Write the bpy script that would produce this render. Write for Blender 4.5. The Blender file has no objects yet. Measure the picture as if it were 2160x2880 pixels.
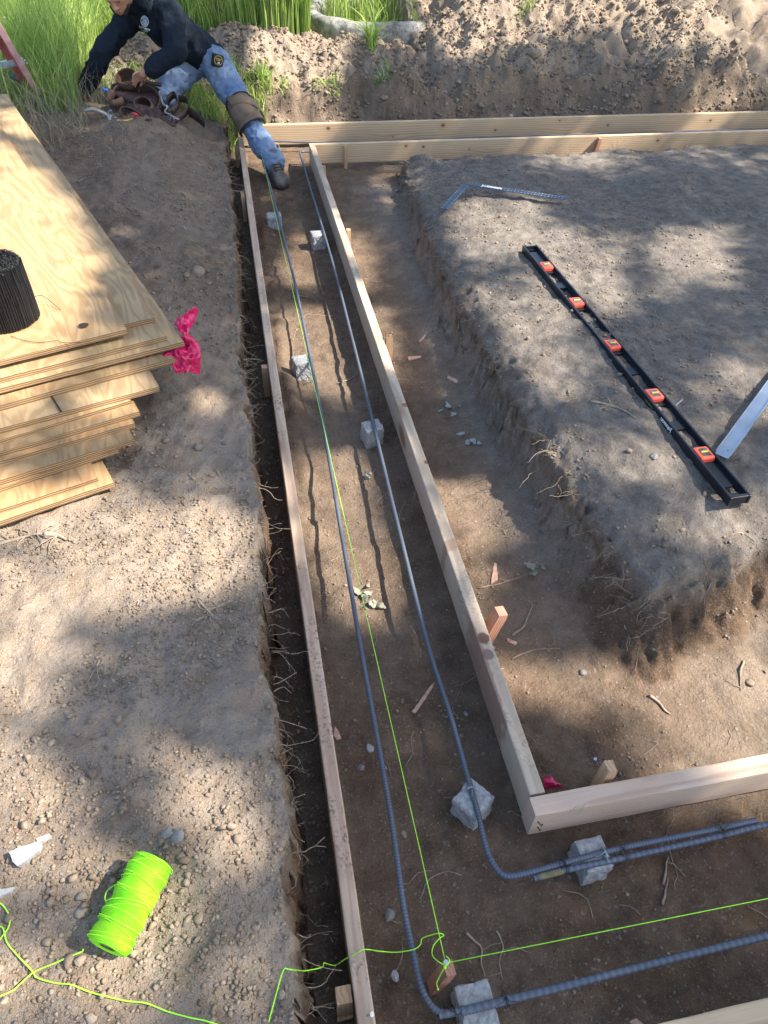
import bpy, bmesh, math, random
import numpy as np
from mathutils import Vector, Matrix, noise as mnoise
from mathutils.bvhtree import BVHTree
random.seed(7); RS = np.random.RandomState(11)
C = bpy.context.scene.collection
R = math.radians

# ------------------------------------------------------------------ camera
UNIT = 1.2555                      # the scene is laid out in survey units; everything is brought to metres at the end
CAMH = 1.37
FPX = 2015.0; CX, CY = 1080.0, 1440.0
RX = Vector((0.98195839, -0.18663068, 0.03044177))      # rows: camera axes seen from the world axes
M3 = np.array([[0.98195839, 0.10961094, -0.15408814],
               [-0.18663068, 0.69295281, -0.69640893],
               [0.03044177, 0.71260217, 0.70090759]])
cam_d = bpy.data.cameras.new('camera'); cam = bpy.data.objects.new('camera', cam_d); C.objects.link(cam)
cam_d.sensor_fit = 'VERTICAL'; cam_d.sensor_height = 24.0; cam_d.lens = FPX / 2880.0 * 24.0
cam_d.clip_start = 0.02; cam_d.clip_end = 600
u, s_, vt = np.linalg.svd(M3); M3 = u @ vt
cam.matrix_world = Matrix.Translation((0, 0, CAMH)) @ Matrix(M3.tolist()).to_4x4()
bpy.context.scene.camera = cam

# ------------------------------------------------------------------ light
LD = Vector((-0.86, 0.27, -1.0))                        # direction the sunlight travels
el = math.atan2(1.0, math.hypot(LD.x, LD.y)); sunv = -LD.normalized()
w = bpy.data.worlds.new('World'); bpy.context.scene.world = w; w.use_nodes = True
nt = w.node_tree; sky = nt.nodes.new('ShaderNodeTexSky'); sky.sky_type = 'NISHITA'; sky.sun_disc = False
sky.sun_elevation = el; sky.sun_rotation = math.atan2(sunv.x, sunv.y)
sky.air_density = 1.0; sky.dust_density = 1.5; sky.ozone_density = 1.0
nt.links.new(sky.outputs[0], nt.nodes['Background'].inputs[0]); nt.nodes['Background'].inputs[1].default_value = 0.15
sd = bpy.data.lights.new('sun', 'SUN'); sd.energy = 5.0; sd.angle = R(0.55); sd.color = (1.0, 0.93, 0.82)
so = bpy.data.objects.new('sun', sd); C.objects.link(so); so.location = (6, -3, 8)
so.rotation_mode = 'QUATERNION'; so.rotation_quaternion = LD.to_track_quat('-Z', 'Y')
vs = bpy.context.scene.view_settings
vs.view_transform = 'Standard'; vs.look = 'None'; vs.gamma = 1.0; vs.use_curve_mapping = False; vs.exposure = 1.55

# ------------------------------------------------------------------ helpers
def tag(o, label=None, cat=None, group=None, kind=None):
    if label: o['label'] = label
    if cat: o['category'] = cat
    if group: o['group'] = group
    if kind: o['kind'] = kind
    return o
def empty(name, loc=(0, 0, 0), label=None, cat=None, group=None):
    o = bpy.data.objects.new(name, None); C.objects.link(o); o.location = loc; o.empty_display_size = .05
    return tag(o, label, cat, group)
def ray(px, py):
    return M3 @ np.array([px - CX, CY - py, -FPX])
def P(px, py, z=0.0):
    d = ray(px, py); t = (z - CAMH) / d[2]; return Vector((d[0]*t, d[1]*t, z))
def PY(px, py, y):
    d = ray(px, py); t = y / d[1]; return Vector((d[0]*t, y, CAMH + d[2]*t))
def project(x, y, z):
    c = np.stack([x, y, z - CAMH], -1) @ M3
    d = np.maximum(-c[..., 2], 1e-3)
    return CX + FPX*c[..., 0]/d, CY - FPX*c[..., 1]/d, -c[..., 2]
def mesh_obj(name, verts, faces, mat=None, parent=None, smooth=False):
    me = bpy.data.meshes.new(name)
    me.from_pydata([tuple(v) for v in verts], [], faces); me.update()
    return finish(name, me, mat, parent, smooth)
def finish(name, me, mat=None, parent=None, smooth=False):
    if smooth and len(me.polygons): me.polygons.foreach_set('use_smooth', np.ones(len(me.polygons), dtype=bool))
    o = bpy.data.objects.new(name, me); C.objects.link(o)
    if mat: me.materials.append(mat)
    if parent: o.parent = parent
    return o
def np_mesh(name, V, F, mat=None, parent=None, smooth=False):
    """V (n,3), F (m,k) arrays of equal-sided faces"""
    me = bpy.data.meshes.new(name); k = F.shape[1]
    me.vertices.add(len(V)); me.vertices.foreach_set('co', V.astype(np.float32).ravel())
    me.loops.add(F.size); me.loops.foreach_set('vertex_index', F.astype(np.int32).ravel())
    me.polygons.add(len(F)); me.polygons.foreach_set('loop_start', np.arange(0, F.size, k, dtype=np.int32))
    me.polygons.foreach_set('loop_total', np.full(len(F), k, dtype=np.int32))
    me.update(calc_edges=True); me.validate()
    return finish(name, me, mat, parent, smooth)
# value noise
def _h(i, j, k, s):
    n = (i.astype(np.int64)*374761393 + j.astype(np.int64)*668265263 + k.astype(np.int64)*2147483647 + s*1274126177) & 0xffffffff
    n = ((n ^ (n >> 13)) * 1274126177) & 0xffffffff
    n = ((n ^ (n >> 16)) * 2246822519) & 0xffffffff
    return ((n ^ (n >> 15)) & 0xffffff) / 16777215.0
def vnoise(x, y, z=None, seed=0):
    if z is None: z = np.zeros_like(x)
    xi, yi, zi = np.floor(x), np.floor(y), np.floor(z); fx, fy, fz = x-xi, y-yi, z-zi
    fx, fy, fz = [f*f*f*(f*(f*6-15)+10) for f in (fx, fy, fz)]; r = 0
    for a in (0, 1):
        for b in (0, 1):
            for c in (0, 1):
                r = r + _h(xi+a, yi+b, zi+c, seed)*(fx if a else 1-fx)*(fy if b else 1-fy)*(fz if c else 1-fz)
    return r*2-1
def fbm(x, y, z=None, oct=4, seed=0, gain=.5):
    r, a, f = 0, 1.0, 1.0
    for o in range(oct):
        r = r + a*vnoise(x*f, y*f, None if z is None else z*f, seed+o*17); a *= gain; f *= 2.03
    return r
def cells(x, y, seed=0):
    """F1 distance of a jittered cell pattern and a random value per cell"""
    xi, yi = np.floor(x), np.floor(y); best = np.full(x.shape, 9.0); val = np.zeros(x.shape)
    for a in (-1, 0, 1):
        for b in (-1, 0, 1):
            cx, cy = xi+a, yi+b; z0 = np.zeros_like(cx)
            px_, py_ = cx+_h(cx, cy, z0, seed), cy+_h(cx, cy, z0+1, seed)
            d = (x-px_)**2+(y-py_)**2; m = d < best
            best = np.where(m, d, best); val = np.where(m, _h(cx, cy, z0+2, seed), val)
    return np.sqrt(best), val
def sstep(a, b, x):
    t = np.clip((x-a)/(b-a), 0, 1); return t*t*(3-2*t)
def catmull(pts, n=8):
    pts = [Vector(p) for p in pts]
    if len(pts) < 3: return pts
    q = [pts[0]*2-pts[1]] + pts + [pts[-1]*2-pts[-2]]; out = []
    for i in range(1, len(q)-2):
        a, b, c, d = q[i-1:i+3]
        for k in range(n):
            t = k/n; out.append(.5*((2*b)+(c-a)*t+(2*a-5*b+4*c-d)*t*t+(-a+3*b-3*c+d)*t*t*t))
    out.append(pts[-1]); return out
class MB:
    def __init__(s): s.v = []; s.f = []
    def add(s, vs_, fs):
        n = len(s.v); s.v += [Vector(v) for v in vs_]; s.f += [tuple(i+n for i in f) for f in fs]
    def box(s, x0, x1, y0, y1, z0, z1, m=None, bev=0.0):
        if bev > 0:
            b = bmesh.new(); bmesh.ops.create_cube(b, size=1)
            for v in b.verts: v.co = Vector(((x0+x1)/2+v.co.x*(x1-x0), (y0+y1)/2+v.co.y*(y1-y0), (z0+z1)/2+v.co.z*(z1-z0)))
            bmesh.ops.bevel(b, geom=b.edges[:], offset=bev, segments=2, affect='EDGES', profile=.5)
            b.verts.index_update(); vs_ = [v.co.copy() for v in b.verts]; fs = [tuple(v.index for v in f.verts) for f in b.faces]; b.free()
        else:
            vs_ = [Vector((x, y, z)) for x in (x0, x1) for y in (y0, y1) for z in (z0, z1)]
            fs = [(0,1,3,2), (4,6,7,5), (0,4,5,1), (2,3,7,6), (0,2,6,4), (1,5,7,3)]
        if m is not None: vs_ = [m @ v for v in vs_]
        s.add(vs_, fs)
    def tube(s, path, r, sides=8, cap=True, flat=1.0):
        path = [Vector(p) for p in path]; n = len(path)
        rr = r if hasattr(r, '__len__') else [r]*n
        t = (path[1]-path[0]).normalized(); up = Vector((0, 0, 1)) if abs(t.z) < .9 else Vector((1, 0, 0))
        a = t.cross(up).normalized(); vs_ = []
        for i, p in enumerate(path):
            t = (path[min(i+1, n-1)]-path[max(i-1, 0)])
            t = t.normalized() if t.length > 1e-9 else Vector((0, 0, 1))
            a = (a - t*a.dot(t)).normalized(); b = t.cross(a)
            for k in range(sides):
                th = 2*math.pi*k/sides; vs_.append(p + (a*math.cos(th)+b*math.sin(th)*flat)*rr[i])
        fs = [(i*sides+k, i*sides+(k+1) % sides, (i+1)*sides+(k+1) % sides, (i+1)*sides+k) for i in range(n-1) for k in range(sides)]
        if cap: fs += [tuple(range(sides-1, -1, -1)), tuple((n-1)*sides+k for k in range(sides))]
        s.add(vs_, fs)
    def ball(s, c, rad, seg=12, ring=8, m=None):
        rad = (rad, rad, rad) if not hasattr(rad, '__len__') else rad; c = Vector(c); vs_ = []
        for i in range(ring+1):
            ph = math.pi*i/ring
            for k in range(seg):
                th = 2*math.pi*k/seg
                v = Vector((rad[0]*math.sin(ph)*math.cos(th), rad[1]*math.sin(ph)*math.sin(th), rad[2]*math.cos(ph)))
                if m is not None: v = m @ v
                vs_.append(c+v)
        s.add(vs_, [(i*seg+k, (i+1)*seg+k, (i+1)*seg+(k+1) % seg, i*seg+(k+1) % seg) for i in range(ring) for k in range(seg)])
    def lathe(s, prof, c, axis=Vector((0, 0, 1)), seg=32, wob=0):
        axis = Vector(axis).normalized(); a = axis.orthogonal().normalized(); b = axis.cross(a); c = Vector(c); vs_ = []
        for (r, h) in prof:
            for k in range(seg):
                th = 2*math.pi*k/seg; q = r*(1+wob*math.sin(3*th+h*20)); vs_.append(c+axis*h+(a*math.cos(th)+b*math.sin(th))*q)
        s.add(vs_, [(i*seg+k, i*seg+(k+1) % seg, (i+1)*seg+(k+1) % seg, (i+1)*seg+k) for i in range(len(prof)-1) for k in range(seg)])
    def build(s, name, mat=None, parent=None, smooth=False, loc=None):
        vs_ = s.v
        if loc is not None: loc = Vector(loc); vs_ = [v-loc for v in vs_]
        me = bpy.data.meshes.new(name); me.from_pydata([tuple(v) for v in vs_], [], s.f); me.validate()
        b = bmesh.new(); b.from_mesh(me); bmesh.ops.recalc_face_normals(b, faces=b.faces[:]); b.to_mesh(me); b.free(); me.update()
        o = finish(name, me, mat, parent, smooth)
        if loc is not None: o.location = loc
        return o

# ------------------------------------------------------------------ materials
class NB:
    def __init__(s, name, rough=.8, spec=.3):
        s.m = bpy.data.materials.new(name); s.m.use_nodes = True; s.t = s.m.node_tree; s.bs = s.t.nodes['Principled BSDF']
        s.bs.inputs['Roughness'].default_value = rough; s.bs.inputs['Specular IOR Level'].default_value = spec
    def n(s, typ, **kw):
        nd = s.t.nodes.new(typ)
        for k, v in kw.items():
            if k.startswith('i_'):
                key = k[2:]; key = int(key) if key.isdigit() else key.replace('_', ' ')
                s.set(nd.inputs[key], v)
            else: setattr(nd, k, v)
        return nd
    def set(s, sock, v):
        if isinstance(v, bpy.types.NodeSocket): s.t.links.new(v, sock)
        else: sock.default_value = v
    def coord(s, scale=(1, 1, 1), which='Object', rot=(0, 0, 0)):
        tc = s.n('ShaderNodeTexCoord'); mp = s.n('ShaderNodeMapping'); s.set(mp.inputs[0], tc.outputs[which])
        mp.inputs['Scale'].default_value = scale; mp.inputs['Rotation'].default_value = rot; return mp.outputs[0]
    def noise(s, vec, scale, detail=4, rough=.55, dist=0):
        nd = s.n('ShaderNodeTexNoise'); s.set(nd.inputs['Vector'], vec); nd.inputs['Scale'].default_value = scale
        nd.inputs['Detail'].default_value = detail; nd.inputs['Roughness'].default_value = rough; nd.inputs['Distortion'].default_value = dist
        return nd.outputs['Fac']
    def vor(s, vec, scale, feature='F1', out='Distance'):
        nd = s.n('ShaderNodeTexVoronoi', feature=feature); s.set(nd.inputs['Vector'], vec); nd.inputs['Scale'].default_value = scale
        return nd.outputs[out]
    def ramp(s, fac, stops):
        nd = s.n('ShaderNodeValToRGB'); s.set(nd.inputs[0], fac); e = nd.color_ramp.elements
        while len(e) < len(stops): e.new(.5)
        for i, (p, c) in enumerate(stops):
            e[i].position = p; e[i].color = (c, c, c, 1) if not hasattr(c, '__len__') else (*c, 1)
        return nd.outputs[0]
    def mix(s, fac, a, b, blend='MIX'):
        nd = s.n('ShaderNodeMix', data_type='RGBA', blend_type=blend)
        s.set(nd.inputs[0], fac)
        for i, c in ((6, a), (7, b)):
            s.set(nd.inputs[i], c if isinstance(c, bpy.types.NodeSocket) else (*c, 1))
        return nd.outputs[2]
    def math(s, op, a, b=0.0):
        nd = s.n('ShaderNodeMath', operation=op); s.set(nd.inputs[0], a); s.set(nd.inputs[1], b); return nd.outputs[0]
    def bump(s, h, strength=.5, dist=.002, prev=None):
        nd = s.n('ShaderNodeBump'); s.set(nd.inputs['Height'], h); nd.inputs['Strength'].default_value = strength
        nd.inputs['Distance'].default_value = dist
        if prev is not None: s.set(nd.inputs['Normal'], prev)
        return nd.outputs[0]
    def col(s, c): s.set(s.bs.inputs['Base Color'], c if isinstance(c, bpy.types.NodeSocket) else (*c, 1)); return s
    def nor(s, n_): s.set(s.bs.inputs['Normal'], n_); return s

def simple(name, c, rough=.6, metal=0, var=.25, scale=40, bump=.15, spec=.4, bd=.001):
    b = NB(name, rough, spec); v = b.coord(); n_ = b.noise(v, scale, 5)
    b.col(b.mix(b.ramp(n_, [(.3, 0.0), (.7, 1.0)]), tuple(x*(1-var) for x in c), tuple(min(1, x*(1+var)) for x in c)))
    b.bs.inputs['Metallic'].default_value = metal
    b.nor(b.bump(n_, bump, bd)); return b.m

def soil_mat():
    b = NB('soil', .95, .12); v = b.coord()
    at = b.n('ShaderNodeAttribute', attribute_name='damp_shade'); damp_shade = at.outputs['Fac']
    au = b.n('ShaderNodeAttribute', attribute_name='dust'); dust = au.outputs['Fac']
    big = b.noise(v, 3.0, 6, .6); mid = b.noise(v, 22, 6, .65); fine = b.noise(v, 160, 5, .7)
    dry = b.mix(b.ramp(big, [(.35, 0.), (.65, 1.)]), (.225, .160, .108), (.355, .272, .195))
    dry = b.mix(b.ramp(mid, [(.35, 0.), (.62, 1.)]), dry, (.31, .25, .195))
    dsty = b.mix(b.ramp(mid, [(.3, 0.), (.7, 1.)]), (.125, .104, .086), (.255, .222, .190))
    wet_shade = b.mix(b.ramp(mid, [(.3, 0.), (.7, 1.)]), (.078, .048, .030), (.178, .115, .072))  # wet earth tone, also used for the shade painted on cut faces
    c = b.mix(dust, dry, dsty); c = b.mix(damp_shade, c, wet_shade)
    # little stones and crumbs of paler and darker earth
    wvec = b.n('ShaderNodeVectorMath', operation='ADD'); b.set(wvec.inputs[0], v); nz = b.n('ShaderNodeTexNoise'); b.set(nz.inputs['Vector'], v); nz.inputs['Scale'].default_value = 60; sc_ = b.n('ShaderNodeVectorMath', operation='SCALE'); b.set(sc_.inputs[0], nz.outputs['Color']); sc_.inputs['Scale'].default_value = .012; b.set(wvec.inputs[1], sc_.outputs[0]); wv_ = wvec.outputs[0]
    def pebbles(scale, thr, rad):
        vn = b.n('ShaderNodeTexVoronoi', feature='F1'); b.set(vn.inputs['Vector'], wv_); vn.inputs['Scale'].default_value = scale
        sp = b.n('ShaderNodeSeparateColor'); b.set(sp.inputs[0], vn.outputs['Color'])
        m = b.math('MULTIPLY', b.ramp(vn.outputs['Distance'], [(rad*.6, 1.), (rad, 0.)]), b.ramp(sp.outputs[0], [(thr, 0.), (thr+.03, 1.)])); return m, sp.outputs[1], vn.outputs['Distance']
    m1, t1, d1 = pebbles(150, .62, .42); m2, t2, d2 = pebbles(330, .45, .45); m3, t3, d3 = pebbles(75, .80, .36)
    for mm, tt, k in ((m2, t2, .40), (m1, t1, .50), (m3, t3, .55)):
        pc = b.mix(tt, b.mix(.6, c, (.07, .052, .042)), b.mix(.5, c, (.55, .50, .44))); c = b.mix(b.math('MULTIPLY', mm, k), c, pc)
    c = b.mix(b.math('MULTIPLY', b.ramp(fine, [(.6, 0.), (.72, 1.)]), .28), c, (.55, .52, .47)); c = b.mix(b.math('MULTIPLY', b.ramp(fine, [(.28, 1.), (.42, 0.)]), .35), c, (.06, .045, .035))
    b.col(c)
    n1 = b.bump(m1, .6, .004); n2 = b.bump(m2, .6, .002, n1); n2 = b.bump(m3, .6, .007, n2)
    n3 = b.bump(fine, 1.0, .0070, n2); n3 = b.bump(b.noise(v, 75, 4, .7), .8, .009, n3); n4 = b.bump(mid, .6, .016, n3)
    b.nor(n4); return b.m

def wood_mat(name, c1, c2, c3, ring=26.0, knots=True, dirt=0.0, spots=None, faceknots=None):
    """lumber lying along local X"""
    b = NB(name, .72, .25)
    v = b.coord((1.6, 30, 30)); w1 = b.noise(v, 1.0, 3, .5)
    warp = b.noise(b.coord((1.5, 5.5, 5.5)), 1.0, 2, .5)
    tc = b.n('ShaderNodeTexCoord'); sx = b.n('ShaderNodeSeparateXYZ'); b.set(sx.inputs[0], tc.outputs['Object'])
    # rings round a pith that lies off the board, bent by noise
    yy = b.math('ADD', sx.outputs[1], b.math('MULTIPLY', b.math('SUBTRACT', warp, .5), .15))
    zz = b.math('ADD', b.math('ADD', sx.outputs[2], .06), b.math('MULTIPLY', b.math('SUBTRACT', w1, .5), .01))
    rr = b.math('SQRT', b.math('ADD', b.math('MULTIPLY', yy, yy), b.math('MULTIPLY', zz, zz)))
    wv = b.math('SINE', b.math('MULTIPLY', b.math('ADD', rr, b.math('MULTIPLY', b.noise(b.coord((4, 30, 30)), 1.0, 2), .012)), ring*40.0))
    g = b.math('ADD', b.math('MULTIPLY', wv, .5), .5)
    c = b.mix(b.math('ADD', .35, b.math('MULTIPLY', b.ramp(g, [(.05, 0.), (.6, 1.)]), .65)), c1, c2)
    c = b.mix(b.ramp(b.noise(b.coord((.8, 3, 3)), 2.0, 3), [(.4, 0.), (.7, 1.)]), c, b.mix(.6, c, c3))
    fib = b.noise(b.coord((8, 260, 260)), 1.0, 2); c = b.mix(b.math('MULTIPLY', fib, .35), c, tuple(x*.55 for x in c1))
    h = g
    if knots:
        kv = b.coord((2.6, 5.0, 5.0)); kd = b.vor(kv, 1.0); km = b.ramp(kd, [(.0, 1.), (.10, 1.), (.16, 0.)])
        c = b.mix(b.math('MULTIPLY', km, .85), c, (.16, .075, .035))
        km2 = b.ramp(kd, [(.1, 1.), (.28, 0.)]); c = b.mix(b.math('MULTIPLY', km2, .3), c, (.36, .2, .1))
    if dirt > 0:
        dn = b.noise(b.coord((3, 6, 6)), 2.2, 4); dm = b.ramp(dn, [(.5, 0.), (.68, 1.)])
        sp = b.ramp(b.noise(b.coord(), 170, 3), [(.5, 0.), (.62, 1.)])
        c = b.mix(b.math('MULTIPLY', b.math('MULTIPLY', dm, sp), dirt), c, (.07, .055, .045))
    for (x, y, sx_, sy_, colr, am) in (spots or []):
        mp = b.n('ShaderNodeMapping'); b.set(mp.inputs[0], tc.outputs['Object']); mp.vector_type = 'POINT'
        mp.inputs['Location'].default_value = (-x/sx_, -y/sy_, 0); mp.inputs['Scale'].default_value = (1/sx_, 1/sy_, 0)
        ln = b.n('ShaderNodeVectorMath', operation='LENGTH'); b.set(ln.inputs[0], mp.outputs[0])
        wob = b.math('ADD', ln.outputs['Value'], b.math('MULTIPLY', b.math('SUBTRACT', b.noise(b.coord(), 40, 3), .5), 1.0))
        c = b.mix(b.math('MULTIPLY', b.ramp(wob, [(.75, 1.), (1.0, 0.)]), am), c, colr)
    for (x, z, r_) in (faceknots or []):
        mp = b.n('ShaderNodeMapping'); b.set(mp.inputs[0], tc.outputs['Object']); mp.inputs['Location'].default_value = (-x/r_, 0, -z/(r_*.8)); mp.inputs['Scale'].default_value = (1/r_, 0, 1/(r_*.8))
        ln = b.n('ShaderNodeVectorMath', operation='LENGTH'); b.set(ln.inputs[0], mp.outputs[0]); d_ = ln.outputs['Value']
        rg = b.math('ADD', b.math('MULTIPLY', b.math('SINE', b.math('MULTIPLY', d_, 7.0)), .5), .5)
        c = b.mix(b.math('MULTIPLY', b.math('MULTIPLY', rg, b.ramp(b.math('MULTIPLY', d_, .25), [(.25, 1.), (.9, 0.)])), .35), c, (.30, .16, .08))
        c = b.mix(b.math('MULTIPLY', b.ramp(d_, [(.65, 1.), (1.0, 0.)]), .85), c, (.17, .085, .045)); c = b.mix(b.ramp(d_, [(.15, .8), (.45, 0.)]), c, (.07, .03, .02))
    b.col(c)
    n1 = b.bump(g, .35, .0012); n2 = b.bump(fib, .4, .001, n1); b.nor(n2)
    return b.m

def ply_mat(name, tint=(1, 1, 1), grain_rot=0.0, warm=.5, weather=.2):
    """sheet: veneer figure on the faces, plies on the edges"""
    b = NB(name, .7, .25)
    v = b.coord((1, 1, 1), rot=(0, 0, grain_rot)); tc = b.n('ShaderNodeTexCoord')
    mp = b.n('ShaderNodeMapping'); b.set(mp.inputs[0], v); mp.inputs['Scale'].default_value = (5.5, 1.0, 1)
    ds = b.noise(mp.outputs[0], 1.1, 3, .5, .6)
    wv = b.math('ADD', b.math('MULTIPLY', b.math('SINE', b.math('MULTIPLY', ds, 95.0)), .5), .5)
    a = tuple(x*y for x, y in zip((.355, .23, .12), tint)); c_ = tuple(x*y for x, y in zip((.44, .305, .17), tint))
    c = b.mix(b.ramp(wv, [(.1, 0.), (.7, 1.)]), a, c_)
    fb = b.n('ShaderNodeMapping'); b.set(fb.inputs[0], v); fb.inputs['Scale'].default_value = (190, 9, 1)
    fib = b.noise(fb.outputs[0], 1.0, 3); c = b.mix(b.math('MULTIPLY', b.ramp(fib, [(.35, 0.), (.7, 1.)]), .35), c, tuple(x*.62 for x in a))
    st = b.n('ShaderNodeMapping'); b.set(st.inputs[0], v); st.inputs['Scale'].default_value = (26, 3.5, 1)
    stn = b.noise(st.outputs[0], 1.0, 3); c = b.mix(b.math('MULTIPLY', b.ramp(stn, [(.5, 0.), (.75, 1.)]), weather), c, (.20, .14, .10))
    kn = b.vor(v, 2.3); c = b.mix(b.math('MULTIPLY', b.ramp(kn, [(.04, 1.), (.075, 0.)]), .7), c, (.26, .11, .05))
    # plies
    sx = b.n('ShaderNodeSeparateXYZ'); b.set(sx.inputs[0], tc.outputs['Object'])
    zz = b.math('MULTIPLY', sx.outputs[2], 1/.0145); e = b.n('ShaderNodeMath', operation='FRACT'); b.set(e.inputs[0], b.math('ADD', b.math('MULTIPLY', zz, 2.5), b.math('MULTIPLY', b.noise(b.coord((60, 60, 5)), 1.0, 2), .35)))
    plyc = b.mix(b.ramp(e.outputs[0], [(.0, 0.), (.12, 0.), (.2, 1.), (.55, 1.), (.62, .25), (.95, .35)]), (.09, .045, .025), (.42, .28, .145))
    plyc = b.mix(b.math('MULTIPLY', b.ramp(b.noise(b.coord((30, 30, 400)), 1.0, 3), [(.5, 0.), (.7, 1.)]), .5), plyc, (.2, .1, .05))
    ge = b.n('ShaderNodeNewGeometry'); nz = b.n('ShaderNodeSeparateXYZ'); b.set(nz.inputs[0], ge.outputs['True Normal'])
    up = b.ramp(b.math('ABSOLUTE', nz.outputs[2]), [(.5, 0.), (.55, 1.)])
    b.col(b.mix(up, plyc, c)); n1 = b.bump(wv, .15, .0008); n2 = b.bump(fib, .3, .0006, n1); n3 = b.bump(e.outputs[0], .25, .001, n2)
    b.nor(n3); return b.m

M = {}
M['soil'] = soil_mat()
def clod_mat(name, c1, c2):
    b = NB(name, .95, .15); v = b.coord(); oi = b.n('ShaderNodeAttribute', attribute_name='tone')
    n_ = b.noise(v, 55, 5, .65); f = b.noise(v, 300, 4)
    c = b.mix(oi.outputs['Fac'], c1, c2); c = b.mix(b.math('MULTIPLY', b.ramp(n_, [(.3, 0.), (.7, 1.)]), .5), c, tuple(x*.55 for x in c1))
    b.col(c); b.nor(b.bump(f, .7, .002, b.bump(n_, .5, .005))); return b.m
M['clod'] = clod_mat('clods', (.21, .155, .11), (.35, .28, .21))
M['stone'] = clod_mat('stone', (.16, .155, .15), (.32, .30, .28))
M['pale_stone'] = clod_mat('pale_stone', (.34, .33, .32), (.42, .41, .40))
M['pinewood'] = wood_mat('pale_fir', (.40, .255, .14), (.60, .44, .28), (.56, .40, .25), 13, knots=False, faceknots=[(PY(x, y, 4.70).x-3.225, PY(x, y, 4.70).z+.056, r_) for x, y, r_ in ((923, 361, .016), (1246, 352, .016), (1393, 366, .010), (1710, 352, .010), (1998, 339, .012), (1574, 339, .008), (1105, 385, .006))])
M['pinewood2'] = wood_mat('pale_fir_front', (.40, .255, .14), (.60, .44, .28), (.56, .40, .25), 15, knots=False, faceknots=[(PY(x, y, 4.33).x-2.594, PY(x, y, 4.33).z+.052, r_) for x, y, r_ in ((1142, 411, .011), (1191, 413, .010), (1320, 420, .006), (1850, 395, .012))])
M['redwood'] = wood_mat('pinkish_fir', (.43, .285, .19), (.60, .46, .335), (.50, .31, .22), 24, dirt=.9)
M['greywood'] = wood_mat('weathered_fir', (.36, .265, .18), (.56, .455, .34), (.50, .38, .28), 20, dirt=.5,
    spots=[(-1.60, 0.016, .16, .010, (.20, .08, .05), .6), (P(1362, 1795).y-2.433, -(P(1362, 1795).x-.4515), .020, .016, (.13, .055, .035), .9), (P(1378, 1840).y-2.433, 0, .016, .014, (.16, .10, .08), .8), (P(1195, 1300).y-2.433, -.012, .010, .008, (.14, .06, .04), .9), (-1.22, 0, .022, .05, (.22, .11, .07), .5), (-.60, -.01, .012, .016, (.2, .09, .05), .8)])
M['stakewood'] = wood_mat('stake_fir', (.36, .20, .11), (.56, .38, .22), (.5, .3, .18), 18, knots=False)
M['redstake'] = wood_mat('red_stake_fir', (.30, .12, .075), (.46, .24, .16), (.4, .2, .13), 22, knots=False)
M['chip'] = simple('wood_chip', (.50, .30, .22), .8, var=.3, scale=80)
def rebar_mat():
    b = NB('rebar_steel', .55, .5); v = b.coord(); at = b.n('ShaderNodeAttribute', attribute_name='rib'); n_ = b.noise(v, 30, 5, .65)
    c = b.mix(at.outputs['Fac'], (.068, .082, .108), (.125, .150, .190)); c = b.mix(b.math('MULTIPLY', b.ramp(n_, [(.5, 0.), (.7, 1.)]), .45), c, (.10, .085, .075))
    b.col(c); b.bs.inputs['Metallic'].default_value = .25; b.nor(b.bump(n_, .3, .0008)); return b.m
M['rebar'] = rebar_mat()
M['rebar_rust'] = simple('rebar_painted_end', (.19, .16, .08), .7, .1, .4, 90, .3)
M['concrete'] = simple('concrete', (.31, .31, .30), .95, 0, .30, 110, .9, .2, .003)
M['wire'] = simple('tie_wire', (.016, .016, .018), .5, .4, .3, 50, .1, .6)
M['galv'] = simple('galvanised_steel', (.42, .47, .55), .33, .9, .12, 12, .05, .5)
M['nail'] = simple('bright_nail', (.5, .52, .56), .3, .9, .1, 50, .05)
M['dark_nail'] = simple('dark_nail', (.10, .07, .055), .5, .5, .1, 50, .05)
M['level'] = simple('black_anodised', (.014, .017, .024), .34, .35, .25, 30, .08, .55)
M['orange'] = simple('orange_plastic', (.78, .10, .055), .35, 0, .08, 30, .05, .5)
M['vial'] = simple('vial_glass', (.10, .11, .10), .08, .1, .9, 60, .02, .8)
M['tapew'] = simple('white_print', (.75, .77, .8), .6, 0, .02, 10, 0)
M['yellowp'] = simple('yellow_print', (.55, .40, .06), .6, 0, .1, 60, 0)
M['square'] = simple('blue_black_steel', (.028, .045, .080), .5, .25, .3, 40, .1, .5)
def string_mat():
    b = NB('neon_twine', .55, .35); v = b.coord(); n_ = b.noise(v, 500, 3)
    b.col(b.mix(n_, (.30, .92, .02), (.52, 1.0, .06))); b.nor(b.bump(n_, .5, .0006)); return b.m
M['twine'] = string_mat()
def spool_mat():
    b = NB('wound_neon_twine', .6, .35); tc = b.n('ShaderNodeTexCoord'); sx = b.n('ShaderNodeSeparateXYZ'); b.set(sx.inputs[0], tc.outputs['Object'])
    wv = b.math('SINE', b.math('MULTIPLY', b.math('ADD', sx.outputs[2], b.math('MULTIPLY', b.noise(b.coord(), 30, 3), .004)), 3300.0))
    n_ = b.noise(b.coord(), 25, 5); n2 = b.noise(b.coord((1, 1, 1)), 130, 3)
    c = b.mix(b.ramp(n_, [(.4, 0.), (.65, 1.)]), (.21, .76, .012), (.38, .90, .02))
    c = b.mix(b.math('MULTIPLY', b.ramp(wv, [(.0, 1.), (.4, 0.)]), .25), c, (.10, .5, .01))
    c = b.mix(b.math('MULTIPLY', b.ramp(n2, [(.6, 0.), (.72, 1.)]), .35), c, (.2, .4, .03))
    b.col(c); b.nor(b.bump(wv, .7, .0012, b.bump(n_, .4, .004))); return b.m
M['spool'] = spool_mat()
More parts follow.
